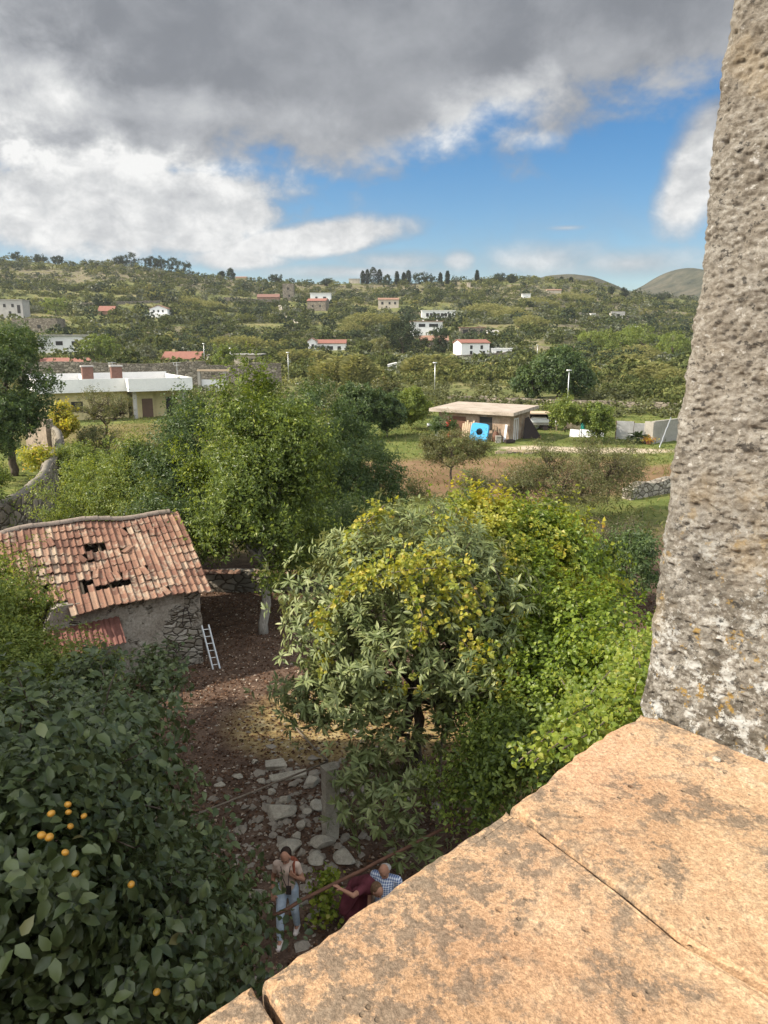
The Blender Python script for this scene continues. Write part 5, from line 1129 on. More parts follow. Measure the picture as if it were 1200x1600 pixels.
# ================================================================== hillside
def far_mesh(r, n, rx, rz, L, lump=.5):
    """one bush or tree crown of leaf-sized faces, base at z = 0"""
    nb = 5; B = [(r.normal(0, .24) * rx, r.normal(0, .24) * rx, rz * r.uniform(.75, 1.25), rx * r.uniform(.45, .75), rx * r.uniform(.45, .75), rz * r.uniform(.5, .8)) for _ in range(nb)]
    P, O = shell_points(B, n, r, .15, .30, 0.0, 1, int(r.integers(1e6)), .2, csize=rx * .12, cper=4)
    N = unit(O + .35 * r.normal(size=P.shape)); t_ = r.normal(size=P.shape); D = unit(t_ - N * (t_ * N).sum(1, keepdims=True)); s = L * (.6 + .8 * r.random(len(P)))
    return leaf_arrays(P - D * s[:, None] * .5, D, N, s, s * .75, 0, fold=.1)
def far_tree_obj(name, r, n, rx, rz, L, th, mat, vb):
    V, F, k = far_mesh(r, n, rx, rz, L); V = V + [0, 0, th * .7]; F = F[0]
    mb = MB(); mb.tube([(0, 0, -.6), (0.1, 0, th * .6), (0, 0.1, th + rz * .6)], [.16 * th ** .4, .12, .06], 6)
    for a in range(4): mb.tube([(0, 0, th * .6), (math.cos(a * 1.6) * rx * .5, math.sin(a * 1.6) * rx * .5, th + rz * .7)], [.08, .03], 5)
    Vt_ = np.concatenate(mb.V); nf = len(F); A = np.concatenate([np.clip(np.repeat(r.random(len(V) // k), k) * .6 + vb, 0, 1), np.zeros(len(Vt_))])
    faces = [tuple(f) for f in F] + [tuple(i + len(V) for i in f) for f in mb.F]
    return npmesh(name, np.concatenate([V, Vt_]), faces, [M[mat], M['bark']], attrs={'v': A, 'w': A * 0}, matidx=[0] * nf + [1] * len(mb.F))
r = np.random.default_rng(77)
kinds = [('olive_tree', 'grey-green olive tree among the many dotting the terraced hillside', 'olive', 260, 2.3, 1.7, .42, 1.0, .1), ('oak_tree', 'dark round evergreen tree, one of many on the terraced hillside', 'far_dark', 420, 3.0, 2.2, .5, 1.4, .25), ('green_bush', 'mid green leafy tree, one of many on the terraced hillside', 'far', 280, 2.6, 1.9, .45, .8, .1), ('yellow_bush', 'yellowish green bush, one of many on the terraced hillside', 'cane', 220, 1.8, 1.4, .42, .3, .1)]
protos = [[far_tree_obj(k[0], r, k[3], k[4], k[5], k[6], k[7], k[2], k[8]) for _ in range(3)] for k in kinds]
def mask(X, Y):        # open terraces against wooded ground
    Zm = ground_z(X, Y, False); ph = Zm / 5.5 + n2(X, Y, .01, 107, 2) * 2.2; band = .5 + .5 * np.sin(ph * 6.28)
    return n2(X, Y * 2.0, .014, 101, 3) * .55 + n2(X, Y, .06, 103, 2) * .2 + band * .25 * np.clip((Y - 150) / 100, 0, 1) + .06
def avoid(X, Y, rad=0):
    k = np.ones(len(X), bool)
    for (hx, hy, hr) in KEEP: k &= ~((np.abs(X - hx) < hr + rad) & (Y < hy + hr + rad) & (Y > hy - hr * 1.2 - 10 - rad))
    return k
KEEP = []
# ---------------- hillside houses
def bld(name, label, px0, px1, pyb, pyt, dep, wall='white', roof='flat', rmat='terracotta', rh=0, rz=0, wins=(), door=None, extra=(), chim=(), cat='house', eave=.35, Yfix=None):
    pc = (px0 + px1) / 2; b = onground(pc, pyb); dd = depth(b); w = (px1 - px0) * dd / FPX; h = (pyb - pyt) * dd / FPX
    w = w / (abs(math.cos(rz)) + .25 * abs(math.sin(rz))); KEEP.append((b[0], b[1], w * .5))
    b = np.array([b[0], b[1] + dep * .5, G1(b[0], b[1]) ]); o = tag(empty(name, b, rz), label, cat)
    hw = h - (rh if roof != 'flat' else 0); X = w / 2; Yd = dep / 2
    lbox([(-X, X, -Yd, Yd, -2.5, hw)] + [(a * w, b_ * w, -Yd - d_, -Yd + .1, -2.5, h * t) for a, b_, t, d_ in extra], 'wall', wall, o)
    if roof == 'gable':
        mb = MB(); e = eave; V = [(-X - e, -Yd - e, hw - .1), (X + e, -Yd - e, hw - .1), (X + e, Yd + e, hw - .1), (-X - e, Yd + e, hw - .1), (-X - e, 0, h), (X + e, 0, h)]
        V += [(x, y, z + .22) for x, y, z in V]
        F = [(6, 7, 11, 10), (9, 10, 11, 8), (0, 1, 7, 6), (1, 5, 11, 7), (0, 6, 10, 4), (2, 8, 11, 5), (3, 4, 10, 9), (2, 3, 9, 8), (0, 4, 5, 1), (4, 3, 2, 5)]
        rf = mb.raw(V, F).build('roof', M[rmat], o); g_ = MB().raw([(-X, -Yd, hw), (-X, Yd, hw), (-X, 0, h - .1), (-X + .2, -Yd, hw), (-X + .2, Yd, hw), (-X + .2, 0, h - .1), (X, -Yd, hw), (X, Yd, hw), (X, 0, h - .1), (X - .2, -Yd, hw), (X - .2, Yd, hw), (X - .2, 0, h - .1)], [(0, 2, 1), (3, 4, 5), (6, 7, 8), (9, 11, 10)]).build('gable', M[wall], o)
    elif roof == 'front':   # gable end towards us
        e = eave; V = [(-X - e, -Yd - e, hw - .1), (-X - e, Yd + e, hw - .1), (X + e, Yd + e, hw - .1), (X + e, -Yd - e, hw - .1), (0, -Yd - e, h), (0, Yd + e, h)]
        V += [(x, y, z + .22) for x, y, z in V]
        F = [(6, 10, 11, 7), (10, 9, 8, 11), (0, 4, 10, 6), (4, 3, 9, 10), (1, 7, 11, 5), (5, 11, 8, 2), (0, 6, 7, 1), (3, 2, 8, 9), (0, 1, 5, 4), (4, 5, 2, 3)]
        rf = MB().raw(V, F).build('roof', M[rmat], o); MB().raw([(-X, -Yd, hw), (X, -Yd, hw), (0, -Yd, h - .1), (-X, -Yd + .2, hw), (X, -Yd + .2, hw), (0, -Yd + .2, h - .1)], [(0, 1, 2), (3, 5, 4)]).build('gable', M[wall], o)
    else: rf = lbox([(-X - eave, X + eave, -Yd - eave, Yd + eave, hw - .003, hw + .28)], 'roof', rmat, o)
    for cx in chim: lbox([(cx * w - .35, cx * w + .35, -.35, .35, hw, h + .9)], 'chimney', wall, rf)
    for (fx, fy, fw, fh) in wins:
        f = lbox([(fx * w - fw / 2, fx * w + fw / 2, -Yd - .06, -Yd + .02, fy * hw - fh / 2, fy * hw + fh / 2)], 'window', 'dark', o)
    return o
W = 1.0
bld('ruined_house', 'tall grey-white half ruined house at the far left of the hillside', -14, 37, 497, 470, 8, 'grey_plaster', 'flat', 'grey_plaster', wins=[(-.3, .7, 1.3, 1.6), (-.05, .7, 1.3, 1.6), (.2, .7, 1.3, 1.6), (.1, .3, 1.2, 1.4), (.38, .5, 1.6, 4)])
bld('long_house', 'long low white house with overhanging flat roof at left', 60, 142, 551, 525, 8, 'white', 'flat', 'grey_plaster', eave=.9, wins=[(-.42, .4, 1.0, 2.0), (-.1, .55, 2.4, 1.4), (.2, .55, 2.4, 1.4)], rz=R(4))
bld('red_shed', 'tiny shed with red tiled roof alone on the left terraces', 154, 178, 492, 479, 6, 'terracotta', 'gable', 'redroof', rh=2.6)
bld('farmhouse', 'white farmhouse with low gable and arched windows over a porch', 234, 262, 496, 478, 8, 'white', 'front', 'terracotta', rh=1.8, wins=[(-.25, .72, .9, 1.2), (0, .72, .9, 1.2), (.25, .72, .9, 1.2), (-.1, .25, 1.6, 1.6)], extra=[(-.75, .65, .25, 2.2)])
bld('red_roof_house', 'low house with bright red roof and white annex beyond the villa', 254, 312, 571, 551, 9, 'cream', 'gable', 'redroof', rh=2.0, chim=[-.28], wins=[(0, .5, .9, 1.6), (.15, .5, .9, 1.6), (-.25, .5, 1.0, 1.0)])
bld('white_annex', 'small flat white annex at the right of the bright red roof', 304, 326, 570, 556, 6, 'white', 'flat', 'grey_plaster', wins=[(.2, .5, .9, 1.6)])
bld('flat_house', 'pale flat roofed house with porch behind the lamp near the gateway', 366, 405, 574, 555, 8, 'beige', 'flat', 'grey_plaster', wins=[(.25, .5, 2.2, 1.5)], eave=.8)
bld('red_barn', 'low long red roofed building just over the boundary wall', 56, 136, 575, 561, 7, 'beige', 'gable', 'redroof', rh=1.6)
bld('stone_barn', 'large dark roofless stone building at left above the white house', 20, 90, 520, 499, 9, 'rubble_far', 'flat', 'rubble_far', eave=0, wins=[(.1, .45, 1.6, 1.4)])
bld('brick_ruin', 'low ruin with patchy reddish roofs high on the slope', 402, 436, 471, 460, 8, 'terracotta', 'gable', 'brick', rh=2.2, wins=[(-.2, .4, 1.2, 1.4)])
bld('stone_tower', 'square brown stone tower house right of the reddish ruin', 442, 459, 470, 445, 7, 'rubble_far', 'flat', 'rubble_far', eave=0, wins=[(0, .72, 1.2, 1.5), (.1, .3, 1.2, 1.5)])
bld('stone_house', 'stone house with terracotta roof and pale walls, centre of slope', 481, 512, 486, 467, 8, 'rubble_far', 'gable', 'redroof', rh=1.6, wins=[(-.2, .5, 1.2, 1.4), (.2, .5, 1.2, 1.4)], rz=R(-12))
bld('white_house', 'flat white house with loggia directly behind the stone house', 485, 517, 476, 459, 8, 'white', 'flat', 'white', wins=[(-.2, .6, 1.6, 1.5), (.2, .6, 2.2, 1.5)])
bld('tan_house', 'isolated tan house with brownish roof right of the slope centre', 591, 623, 482, 466, 8, 'beige', 'gable', 'terracotta', rh=1.2, wins=[(-.3, .6, 1.5, 1.8), (.05, .6, 1.3, 1.6), (.32, .6, 1.3, 1.6), (-.1, .2, 1.0, 1.0)])
bld('villa', 'white villa with long brownish red porch roof in the middle', 481, 494, 549, 529, 7, 'white', 'front', 'terracotta', rh=1.2, wins=[(.1, .45, 1.0, 2.0)])
bld('porch_house', 'long low porch house with red roof joined to the white villa', 495, 540, 548, 532, 8, 'white', 'gable', 'redroof', rh=1.4, wins=[(-.3, .35, 1.6, 1.5), (0, .35, 1.6, 1.5), (.28, .35, 1.4, 1.5)])
bld('arcaded_house', 'flat white house with a row of arches high on the right', 659, 711, 497, 486, 8, 'white', 'flat', 'white', wins=[(k * .11 - .33, .42, 1.6, 2.0) for k in range(7)])
bld('white_block', 'two storey white house with dark window bands and brown roof', 642, 691, 524, 503, 9, 'white', 'flat', 'terracotta', eave=.5, wins=[(-.15, .72, 3.2, 1.5), (.22, .72, 4.4, 1.5), (.2, .22, 3.4, 1.6)], chim=[.35, -.1])
bld('stone_cottage', 'stone cottage half hidden by dark trees below the two storey house', 657, 700, 548, 526, 9, 'rubble_far', 'gable', 'terracotta', rh=1.8, wins=[(-.3, .4, 1.4, 1.6), (.25, .4, 1.2, 1.4)])
bld('white_cube_house', 'plain two storey white house with thin red roof and four small windows', 714, 762, 558, 532, 9, 'white', 'gable', 'redroof', rh=1.1, rz=R(14), wins=[(-.15, .70, .95, 1.3), (.22, .70, .95, 1.3), (-.15, .30, .95, 1.3), (.30, .30, .95, 1.3)])
bld('low_annex', 'low white annex on a terrace right of the plain white house', 768, 801, 556, 546, 6, 'white', 'flat', 'white', eave=.1, wins=[(-.2, .4, 1.2, 1.4)])
bld('pavilion', 'small pointed white pavilion on the terrace beside the low annex', 774, 787, 548, 541, 3, 'white', 'front', 'white', rh=.9, cat='pavilion')
bld('farm_terrace', 'dark pergola and low walls of a farm right of the two storey house', 719, 758, 525, 513, 7, 'rubble_far', 'flat', 'terracotta', wins=[(-.3, .5, 2.4, 1.8), (.05, .5, 2.4, 1.8), (.35, .5, 1.4, 1.6)])
bld('white_lean_to', 'small white wall and roof at the right end of the dark pergola', 762, 778, 525, 517, 5, 'white', 'gable', 'grey_plaster', rh=.8)
bld('container', 'small white container with rounded roof standing among canes', 606, 632, 582, 568, 3.5, 'white', 'front', 'white', rh=.5, eave=.08, wins=[(-.3, .5, .6, 1.0)], cat='container')
bld('white_shed', 'long narrow white wall high on the slope below the ridge', 816, 829, 466, 460, 4, 'white', 'flat', 'white')
bld('ridge_house', 'low beige farmhouse right of the long white wall near the ridge', 855, 877, 459, 453, 6, 'beige', 'gable', 'terracotta', rh=.8)
bld('lone_white_shed', 'tiny white shed above the bare terraces at right', 984, 996, 516, 511, 4, 'white', 'flat', 'white')
bld('grey_ruin', 'jumble of pale ruined walls in the quarry at right', 955, 976, 500, 488, 5, 'grey_plaster', 'flat', 'rubble_far', eave=0, wins=[(0, .5, 2, 2)], cat='ruin')
bld('white_hut', 'tiny white hut on the bare patch left of the quarry ruin', 924, 930, 497, 491, 4, 'white', 'flat', 'white')
bld('hilltop_house', 'pale hilltop house beside the cypresses on the ridge', 545, 562, 441, 434, 7, 'beige', 'flat', 'grey_plaster')
bld('ridge_cottage', 'small ochre cottage on the ridge left of centre', 368, 385, 434, 428, 6, 'cream', 'gable', 'terracotta', rh=1)
bld('tiny_tower', 'tiny pale tower on the ridge slope right of the cypresses', 730, 735, 450, 443, 4, 'beige', 'flat', 'beige')
KEEP.append((CH.location[0], CH.location[1], 14)); KEEP.append((sc_[0] - 3, sc_[1], 10))
# ---------------- retaining walls and lanes that read as lines across the slope
def line_wall(label, pts, h, wd=.8, mat='rubble_far', name='terrace_wall', cat='wall'):
    K = [onground(*p) for p in pts]; P = []
    for a, b in zip(K[:-1], K[1:]):
        for t in np.linspace(0, 1, 14)[:-1]: P.append(a + (b - a) * t)
    P.append(K[-1]); P = np.array(P); z = ground_z(P[:, 0], P[:, 1]); z = z * .35 + np.interp(np.arange(len(z)), [0, len(z) - 1], [z[0], z[-1]]) * .65
    T = np.gradient(P[:, :2], axis=0); T /= np.linalg.norm(T, axis=1)[:, None] + 1e-9; N = np.c_[T[:, 1], -T[:, 0]]; n = len(P)
    hh = h * (1 + .25 * rng.normal(0, .3, n)); V = np.concatenate([np.c_[P[:, :2] + N * wd / 2, z - 3], np.c_[P[:, :2] + N * wd / 2, z + hh], np.c_[P[:, :2] - N * wd / 2, z + hh], np.c_[P[:, :2] - N * wd / 2, z - 3]])
    F = [(q * n + i, q * n + i + 1, (q + 1) * n + i + 1, (q + 1) * n + i) for q in range(3) for i in range(n - 1)]
    tag(npmesh(name, V, F, M[mat], None, P[0]), label, cat)
line_wall('long grey stone terrace wall below the reddish ruin', [(350, 470), (400, 474), (438, 474)], 2.5)
line_wall('pale stone wall zigzagging down beside the reddish ruin', [(437, 478), (440, 490), (455, 502), (470, 510)], .6, 2.0, 'limestone')
line_wall('stone terrace wall under the tan house', [(540, 492), (600, 488), (660, 492)], 1.4)
line_wall('stone retaining wall under the plain white house', [(705, 563), (770, 560), (830, 556)], 1.6)
line_wall('brown terrace wall between the olives at left', [(190, 535), (240, 533), (290, 538)], 2.0)
line_wall('bare stone terrace wall at left above the long white house', [(100, 478), (180, 476), (250, 474)], 1.6)
line_wall('pale quarry terrace wall at right', [(900, 492), (960, 496), (1020, 506), (1070, 512)], 1.6, 1.2, 'limestone')
line_wall('second pale quarry terrace wall at right, below the first', [(880, 500), (930, 507), (990, 513)], 1.2, 1.2, 'limestone')
line_wall('dark stone wall under the small white container', [(560, 586), (640, 586), (690, 588)], 1.2)
line_wall('rough stone wall in the scrub at right', [(905, 580), (950, 585), (990, 592)], 2.0)
line_wall('low stone wall behind the shed', [(700, 626), (760, 628), (800, 630), (1060, 640)], .8, .7)
# ---------------- named bigger trees
def bigfar(name, label, px, pyb, w, h, mat, n, L, extra=(), seed=1, group=None, vb=0):
    b = onground(px, pyb); d = depth(b); s = d / FPX; KEEP.append((b[0], b[1], w * s * .4)); r = np.random.default_rng(seed)
    cz = b[2] + h * s * .58; B = [(b[0] + r.normal(0, .30) * w * s * .5, b[1] + r.normal(0, .3) * w * s * .5, cz + r.normal(0, .13) * h * s, w * s * .32, w * s * .32, h * s * .34) for _ in range(7)]
    root = tag(empty(name, b), label, 'tree', group); P, O = shell_points(B, n, r, .5, .3, .3, .35, seed, csize=w * s * .05, cper=8)
    V, F, A = foliage(P, O, r, per=4, L=L, W=L * .6, spread=L, detail=0, vbias=vb); A['w'] = A['v'] * 0; npmesh('crown', V, F, M[mat], root, b, attrs=A)
    mb = MB(); limbs(mb, b, P, B, r, .03 * h * s, 8); mb.build('trunk', M['bark'], root, b)
bigfar('umbrella_pine', 'broad dark umbrella pine left of the two storey white house', 629, 553, 64, 46, 'far_dark', 1800, .6, seed=201)
bigfar('oak_tree', 'very large dark tree clump behind the tall street lamp', 868, 625, 90, 70, 'citrus_dark', 3000, .42, seed=202)
bigfar('oak_tree', 'dark tree joined to the left side of the large dark clump', 832, 622, 50, 50, 'citrus_dark', 1200, .42, seed=203)
bigfar('dark_pine', 'dark pine beside the stone cottage', 687, 552, 24, 32, 'far_dark', 700, .5, seed=204)
bigfar('pale_tree', 'pale green rounded tree below the umbrella pine', 597, 570, 26, 34, 'sparse', 700, .45, seed=205)
bigfar('green_tree', 'fresh green tree in front of the long white house at left', 158, 572, 50, 44, 'citrus', 1500, .4, seed=206)
bigfar('green_tree', 'bright yellow-green tree beside the street lamp behind the villa', 348, 583, 34, 42, 'shrub', 1100, .4, seed=207)
bigfar('green_tree', 'bushy green tree at left above the carob, below the stone barn', 22, 555, 60, 50, 'citrus_dark', 1500, .45, seed=208)
bigfar('pale_tree', 'yellowish tree high on the left terraces', 88, 492, 34, 26, 'shrub', 700, .6, seed=209)
bigfar('olive_tree', 'grey rounded olive behind the villa chimneys', 225, 570, 44, 30, 'olive', 900, .4, seed=210)
for i, (px, pb_, w, h, lab) in enumerate([(925, 552, 60, 34, 'leftmost of the fresh green trees at right below the quarry'), (965, 558, 60, 38, 'bulkiest of the fresh green trees at right'), (1010, 556, 60, 42, 'tallest fresh green tree at right, just above the canes'), (1050, 560, 56, 40, 'fresh green tree nearest the stone jamb'), (985, 540, 50, 24, 'small fresh green tree uphill of the others at right')]):
    bigfar('walnut_tree', lab, px, pb_, w, h, 'shrub', 1300, .5, seed=220 + i, group='fresh green trees at right')
def cypress(px, pt, w, label, i):
    b = onground(px, 444 if px < 720 else 441); d = depth(b); h = max(4, (b[2] * 0 + (aty(px, pt, b[1])[2] - b[2]))); r = np.random.default_rng(400 + i); rad = w * d / FPX / 2
    n = 420; t = r.random(n); a = r.random(n) * 6.28; rr = rad * np.sin(np.clip(t * .93 + .07, 0, 1) * math.pi) ** .55 * (.75 + .35 * r.random(n)); P = np.stack([rr * np.cos(a), rr * np.sin(a), t * h], 1) + b
    O = unit(np.stack([np.cos(a) * .5, np.sin(a) * .5, np.ones(n)], 1)); root = tag(empty('cypress', b), label, 'tree', 'cypresses along the ridge')
    V, F, A = foliage(P, O, r, per=3, L=1.3, W=.5, spread=.4, detail=0); A['w'] = A['v'] * 0; npmesh('crown', V, F, M['far_dark'], root, b, attrs=A); MB().tube([b - [0, 0, 1], b + [0, 0, h * .9]], [.3, .1], 6).build('trunk', M['bark'], root, b)
for i, (px, pt, w, lab) in enumerate([(567, 424, 5, 'first cypress from the left on the ridge, slim'), (574, 422, 6, 'second cypress from the left, beside the widest one'), (583, 418, 12, 'widest and tallest dark cypress of the left group'), (593, 422, 7, 'cypress closing the left group on its right side'), (620, 425, 5, 'lone cypress left of the middle pair'), (631, 427, 5, 'left cypress of the middle pair'), (638, 423, 7, 'right and taller cypress of the middle pair'), (688, 427, 4, 'left cypress of the small right pair'), (699, 424, 5, 'right cypress of the small right pair'), (745, 423, 4, 'single slim cypress right of the small pair'), (877, 436, 3, 'tiny cypress before the round far hill, left one'), (892, 437, 3, 'tiny cypress before the round far hill, right one')]): cypress(px, pt, w, lab, i)
pinesky = [(28, 405, 22, 9), (62, 407, 24, 8), (90, 410, 18, 9), (205, 412, 30, 15), (188, 414, 20, 10), (235, 414, 18, 12), (250, 415, 18, 13), (268, 418, 24, 17), (286, 420, 26, 16), (345, 434, 14, 8), (361, 435, 14, 14), (430, 441, 20, 9), (510, 444, 12, 8), (606, 445, 16, 12), (655, 441, 26, 11), (672, 440, 18, 9), (775, 438, 26, 9), (800, 440, 22, 8), (955, 458, 9, 8), (975, 461, 14, 9), (1035, 468, 30, 9)]
for i, (px, pb_, w, h) in enumerate(pinesky):
    bigfar('ridge_tree', 'dark rounded evergreen tree, one of the row breaking the skyline along the ridge', px, pb_ + 2, w, h * 1.25, 'far_dark', 420, .9, seed=500 + i, group='evergreen trees on the skyline')
# ---------------- countable hillside trees nearest to us, then the rest as scrub
def sample(n, y0, y1, seed, thr, side=.60, far=False):
    r = np.random.default_rng(seed); u = r.random(n * 3); Y = y0 * (y1 / y0) ** u if not far else y0 + (y1 - y0) * u ** .85; X = (r.random(n * 3) * 2 - 1) * side * Y * .92
    k = (mask(X, Y) > thr) & avoid(X, Y, 1); X, Y = X[k][:n], Y[k][:n]; o = np.argsort(Y); return X[o], Y[o]
X_, Y_ = sample(290, 165, 360, 31, .50); Z_ = ground_z(X_, Y_); r = np.random.default_rng(5); first = {}
for i in range(len(X_)):
    t = np.clip(n2(X_[i:i + 1], Y_[i:i + 1], .02, 88)[0] * 2.0 - .5 + r.normal(0, .28), 0, .999); ki = 1 if t < .10 else 0 if t < .32 else 2 if t < .62 else 3; vi = int(r.integers(3)); src = protos[ki][vi]
    if (ki, vi) not in first: o = src; first[(ki, vi)] = 1
    else: o = src.copy(); C.objects.link(o)
    o.location = (X_[i], Y_[i], Z_[i] - .2); s = r.uniform(.55, 1.5); o.scale = (s * r.uniform(.9, 1.15), s, s * r.uniform(.85, 1.15)); o.rotation_euler = (0, 0, r.uniform(0, 6.28))
    tag(o, kinds[ki][1], 'tree', kinds[ki][0].replace('_', ' ') + 's on the terraced hillside')
for a in range(4):
    for b in range(3):
        if (a, b) not in first: bpy.data.objects.remove(protos[a][b])
def scrub(name, label, n, y0, y1, seed, thr, size, nl, L, mat, wsp=None, side=.60, zs=.7):
    """a great many bushes merged as one mass"""
    r = np.random.default_rng(seed); X, Y = sample(n, y0, y1, seed + 1, thr, side, y1 > 600); Z = ground_z(X, Y); n = len(X)
    pr = [];
    for _ in range(8): V, F, k = far_mesh(r, nl, 1.0, zs, L); pr.append((V - [0, 0, .1], F[0]))
    m = min(len(p[0]) for p in pr) // 4 * 4; nf = m // 4 * 2
    PV = np.stack([p[0][:m] for p in pr]); Fb = pr[0][1][:nf]
    ki = r.integers(0, 8, n); a = r.random(n) * 6.28; s = size * (.45 + 1.1 * r.random(n) ** 1.6) ; V = PV[ki] * s[:, None, None] * np.stack([r.uniform(.8, 1.5, n), np.ones(n), r.uniform(.8, 1.2, n)], 1)[:, None]
    c, s_ = np.cos(a)[:, None], np.sin(a)[:, None]; V = np.stack([V[..., 0] * c - V[..., 1] * s_, V[..., 0] * s_ + V[..., 1] * c, V[..., 2]], -1) + np.stack([X, Y, Z], 1)[:, None]
    F = (np.arange(n) * m)[:, None, None] + Fb[None]; tone = np.clip(n2(X, Y, .013, seed + 9) * 1.0 + r.normal(0, .26, n), 0, 1)
    v = np.clip(tone[:, None] * .62 + r.random((n, m // 4)) * .42 - .05, 0, 1); v = np.repeat(v.reshape(-1), 4)
    return tag(npmesh(name, V.reshape(-1, 3), F.reshape(-1, 3), M[mat], attrs={'v': v, 'w': v * 0}), label, 'scrub', kind='stuff')
scrub('hillside_scrub', 'bushes, olives and scrub covering the terraced hillside', 5600, 165, 735, 601, .485, 2.6, 165, .27, 'far')
scrub('dark_scrub', 'darker evergreen bushes scattered over the hillside', 1000, 230, 735, 611, .54, 3.1, 160, .25, 'far_dark')
scrub('olive_groves', 'grey olive groves on the hillside terraces', 1900, 180, 735, 615, .48, 2.4, 150, .26, 'olive')
scrub('low_scrub', 'low dry bushes and weeds between the larger bushes', 7000, 150, 740, 621, .0, 1.1, 34, .45, 'cane', zs=.4)
scrub('field_edge_scrub', 'dense green bushes beyond the field and around the lane', 420, 100, 190, 631, .45, 1.5, 300, .22, 'far')
scrub('field_edge_weeds', 'pale dry weeds and bushes beyond the shed', 1900, 92, 200, 641, .30, 1.0, 130, .26, 'sparse', zs=.55)
# canes
def canes(spots, seed):
    r = np.random.default_rng(seed); PP_, DD, NN, LL_, VV = [], [], [], [], []
    for (px, pb_, w, h) in spots:
        b = onground(px, pb_); s = depth(b) / FPX; W_, Hh = w * s / 2, h * s; n = int(60 + w * h * .35); a = r.random(n) * 6.28; q = np.sqrt(r.random(n)); X = b[0] + W_ * q * np.cos(a); Y = b[1] + W_ * .7 * q * np.sin(a); Z = ground_z(X, Y)
        top = Hh * (1 - .45 * q ** 2) * r.uniform(.7, 1.05, n)
        for k in range(9):
            t = (.15 + .85 * k / 8); ang = r.random(n) * 6.28; lean = .18 * t
            P = np.stack([X + W_ * .12 * t * np.cos(ang), Y, Z + top * t * .92], 1); D = np.stack([np.cos(ang) * .55, np.sin(ang) * .55, np.full(n, 1.0 - .5 * t)], 1)
            PP_.append(P); DD.append(D); NN.append(np.stack([-np.cos(ang), -np.sin(ang), np.full(n, .6)], 1)); LL_.append(Hh * .24 * r.uniform(.6, 1.2, n)); VV.append(np.clip(r.random(n) * .7 + .35 * t - .05, 0, 1))
    P, D, N, L, v = (np.concatenate(q) for q in (PP_, DD, NN, LL_, VV)); V, F, k = leaf_arrays(P, D, N, L, L * .16, 0, droop=.35)
    tag(npmesh('cane_thicket', V, F, M['cane'], attrs={'v': np.repeat(v, k), 'w': np.zeros(len(V))}), 'thickets of pale green giant cane on the lower slope', 'canes', kind='stuff')
canes([(530, 602, 60, 44), (560, 605, 40, 50), (505, 600, 36, 36), (500, 582, 30, 34), (478, 578, 26, 32), (455, 580, 40, 34), (385, 553, 60, 28), (350, 550, 40, 24), (420, 550, 40, 20), (655, 595, 44, 40), (680, 590, 40, 36), (640, 590, 30, 30), (570, 515, 60, 26), (600, 512, 44, 22), (548, 525, 40, 20), (985, 590, 60, 36), (1020, 600, 60, 34), (1050, 606, 50, 30), (950, 575, 40, 28), (760, 492, 70, 18), (800, 500, 60, 18), (830, 512, 50, 18), (1000, 570, 60, 30), (590, 545, 36, 16), (840, 480, 60, 14), (900, 470, 60, 12), (700, 590, 40, 26), (300, 478, 50, 14), (330, 484, 50, 14), (245, 470, 40, 14)], 71)
# ================================================================== the three people below
def flesh(name, parts, voxel, mat, parent, smooth_it=4, mats=None):
    """parts: list of ('c', p0, p1, r0, r1) tapered limbs or ('e', centre, radii, rot) ellipsoids -> one continuous surface"""
    mb = MB()
    for q in parts:
        if q[0] == 'c':
            p0, p1, r0, r1 = np.array(q[1], float), np.array(q[2], float), q[3], q[4]; d = p1 - p0; L = np.linalg.norm(d); d /= L + 1e-9; n = 9
            t = np.concatenate([np.linspace(-r0 * .98, 0, 4)[:-1], np.linspace(0, L, n), L + np.linspace(0, r1 * .98, 4)[1:]])
            rr = [math.sqrt(max(0, r0 * r0 - min(0, x) ** 2)) if x < 0 else (math.sqrt(max(0, r1 * r1 - (x - L) ** 2)) if x > L else r0 + (r1 - r0) * x / L) for x in t]
            mb.tube(p0 + np.outer(t, d), np.maximum(rr, 1e-4), 12)
        else:
            c, rad = np.array(q[1], float), np.array(q[2], float); V = []; F = []; nu_, nv2 = 16, 10
            for j in range(nv2 + 1):
                for i in range(nu_):
                    th, ph = 2 * math.pi * i / nu_, math.pi * j / nv2; V.append((math.cos(th) * math.sin(ph), math.sin(th) * math.sin(ph), math.cos(ph)))
            F = [(j * nu_ + i, (j + 1) * nu_ + i, (j + 1) * nu_ + (i + 1) % nu_, j * nu_ + (i + 1) % nu_) for j in range(nv2) for i in range(nu_)]
            V = np.array(V) * rad
            if len(q) > 3: V = V @ np.array(Matrix.Rotation(q[3][0], 3, 'X') @ Matrix.Rotation(q[3][1], 3, 'Y') @ Matrix.Rotation(q[3][2], 3, 'Z')).T
            mb.raw(V + c, F)
    o = mb.build(name, mat, parent); rm = o.modifiers.new('r', 'REMESH'); rm.mode = 'VOXEL'; rm.voxel_size = voxel; rm.use_smooth_shade = True
    sm = o.modifiers.new('s', 'SMOOTH'); sm.iterations = smooth_it; sm.factor = .5
    dg = bpy.context.evaluated_depsgraph_get(); me = bpy.data.meshes.new_from_object(o.evaluated_get(dg)); o.modifiers.clear(); old = o.data; o.data = me
    if not me.materials: me.materials.append(mat)
    me.polygons.foreach_set('use_smooth', np.ones(len(me.polygons), bool)); return o
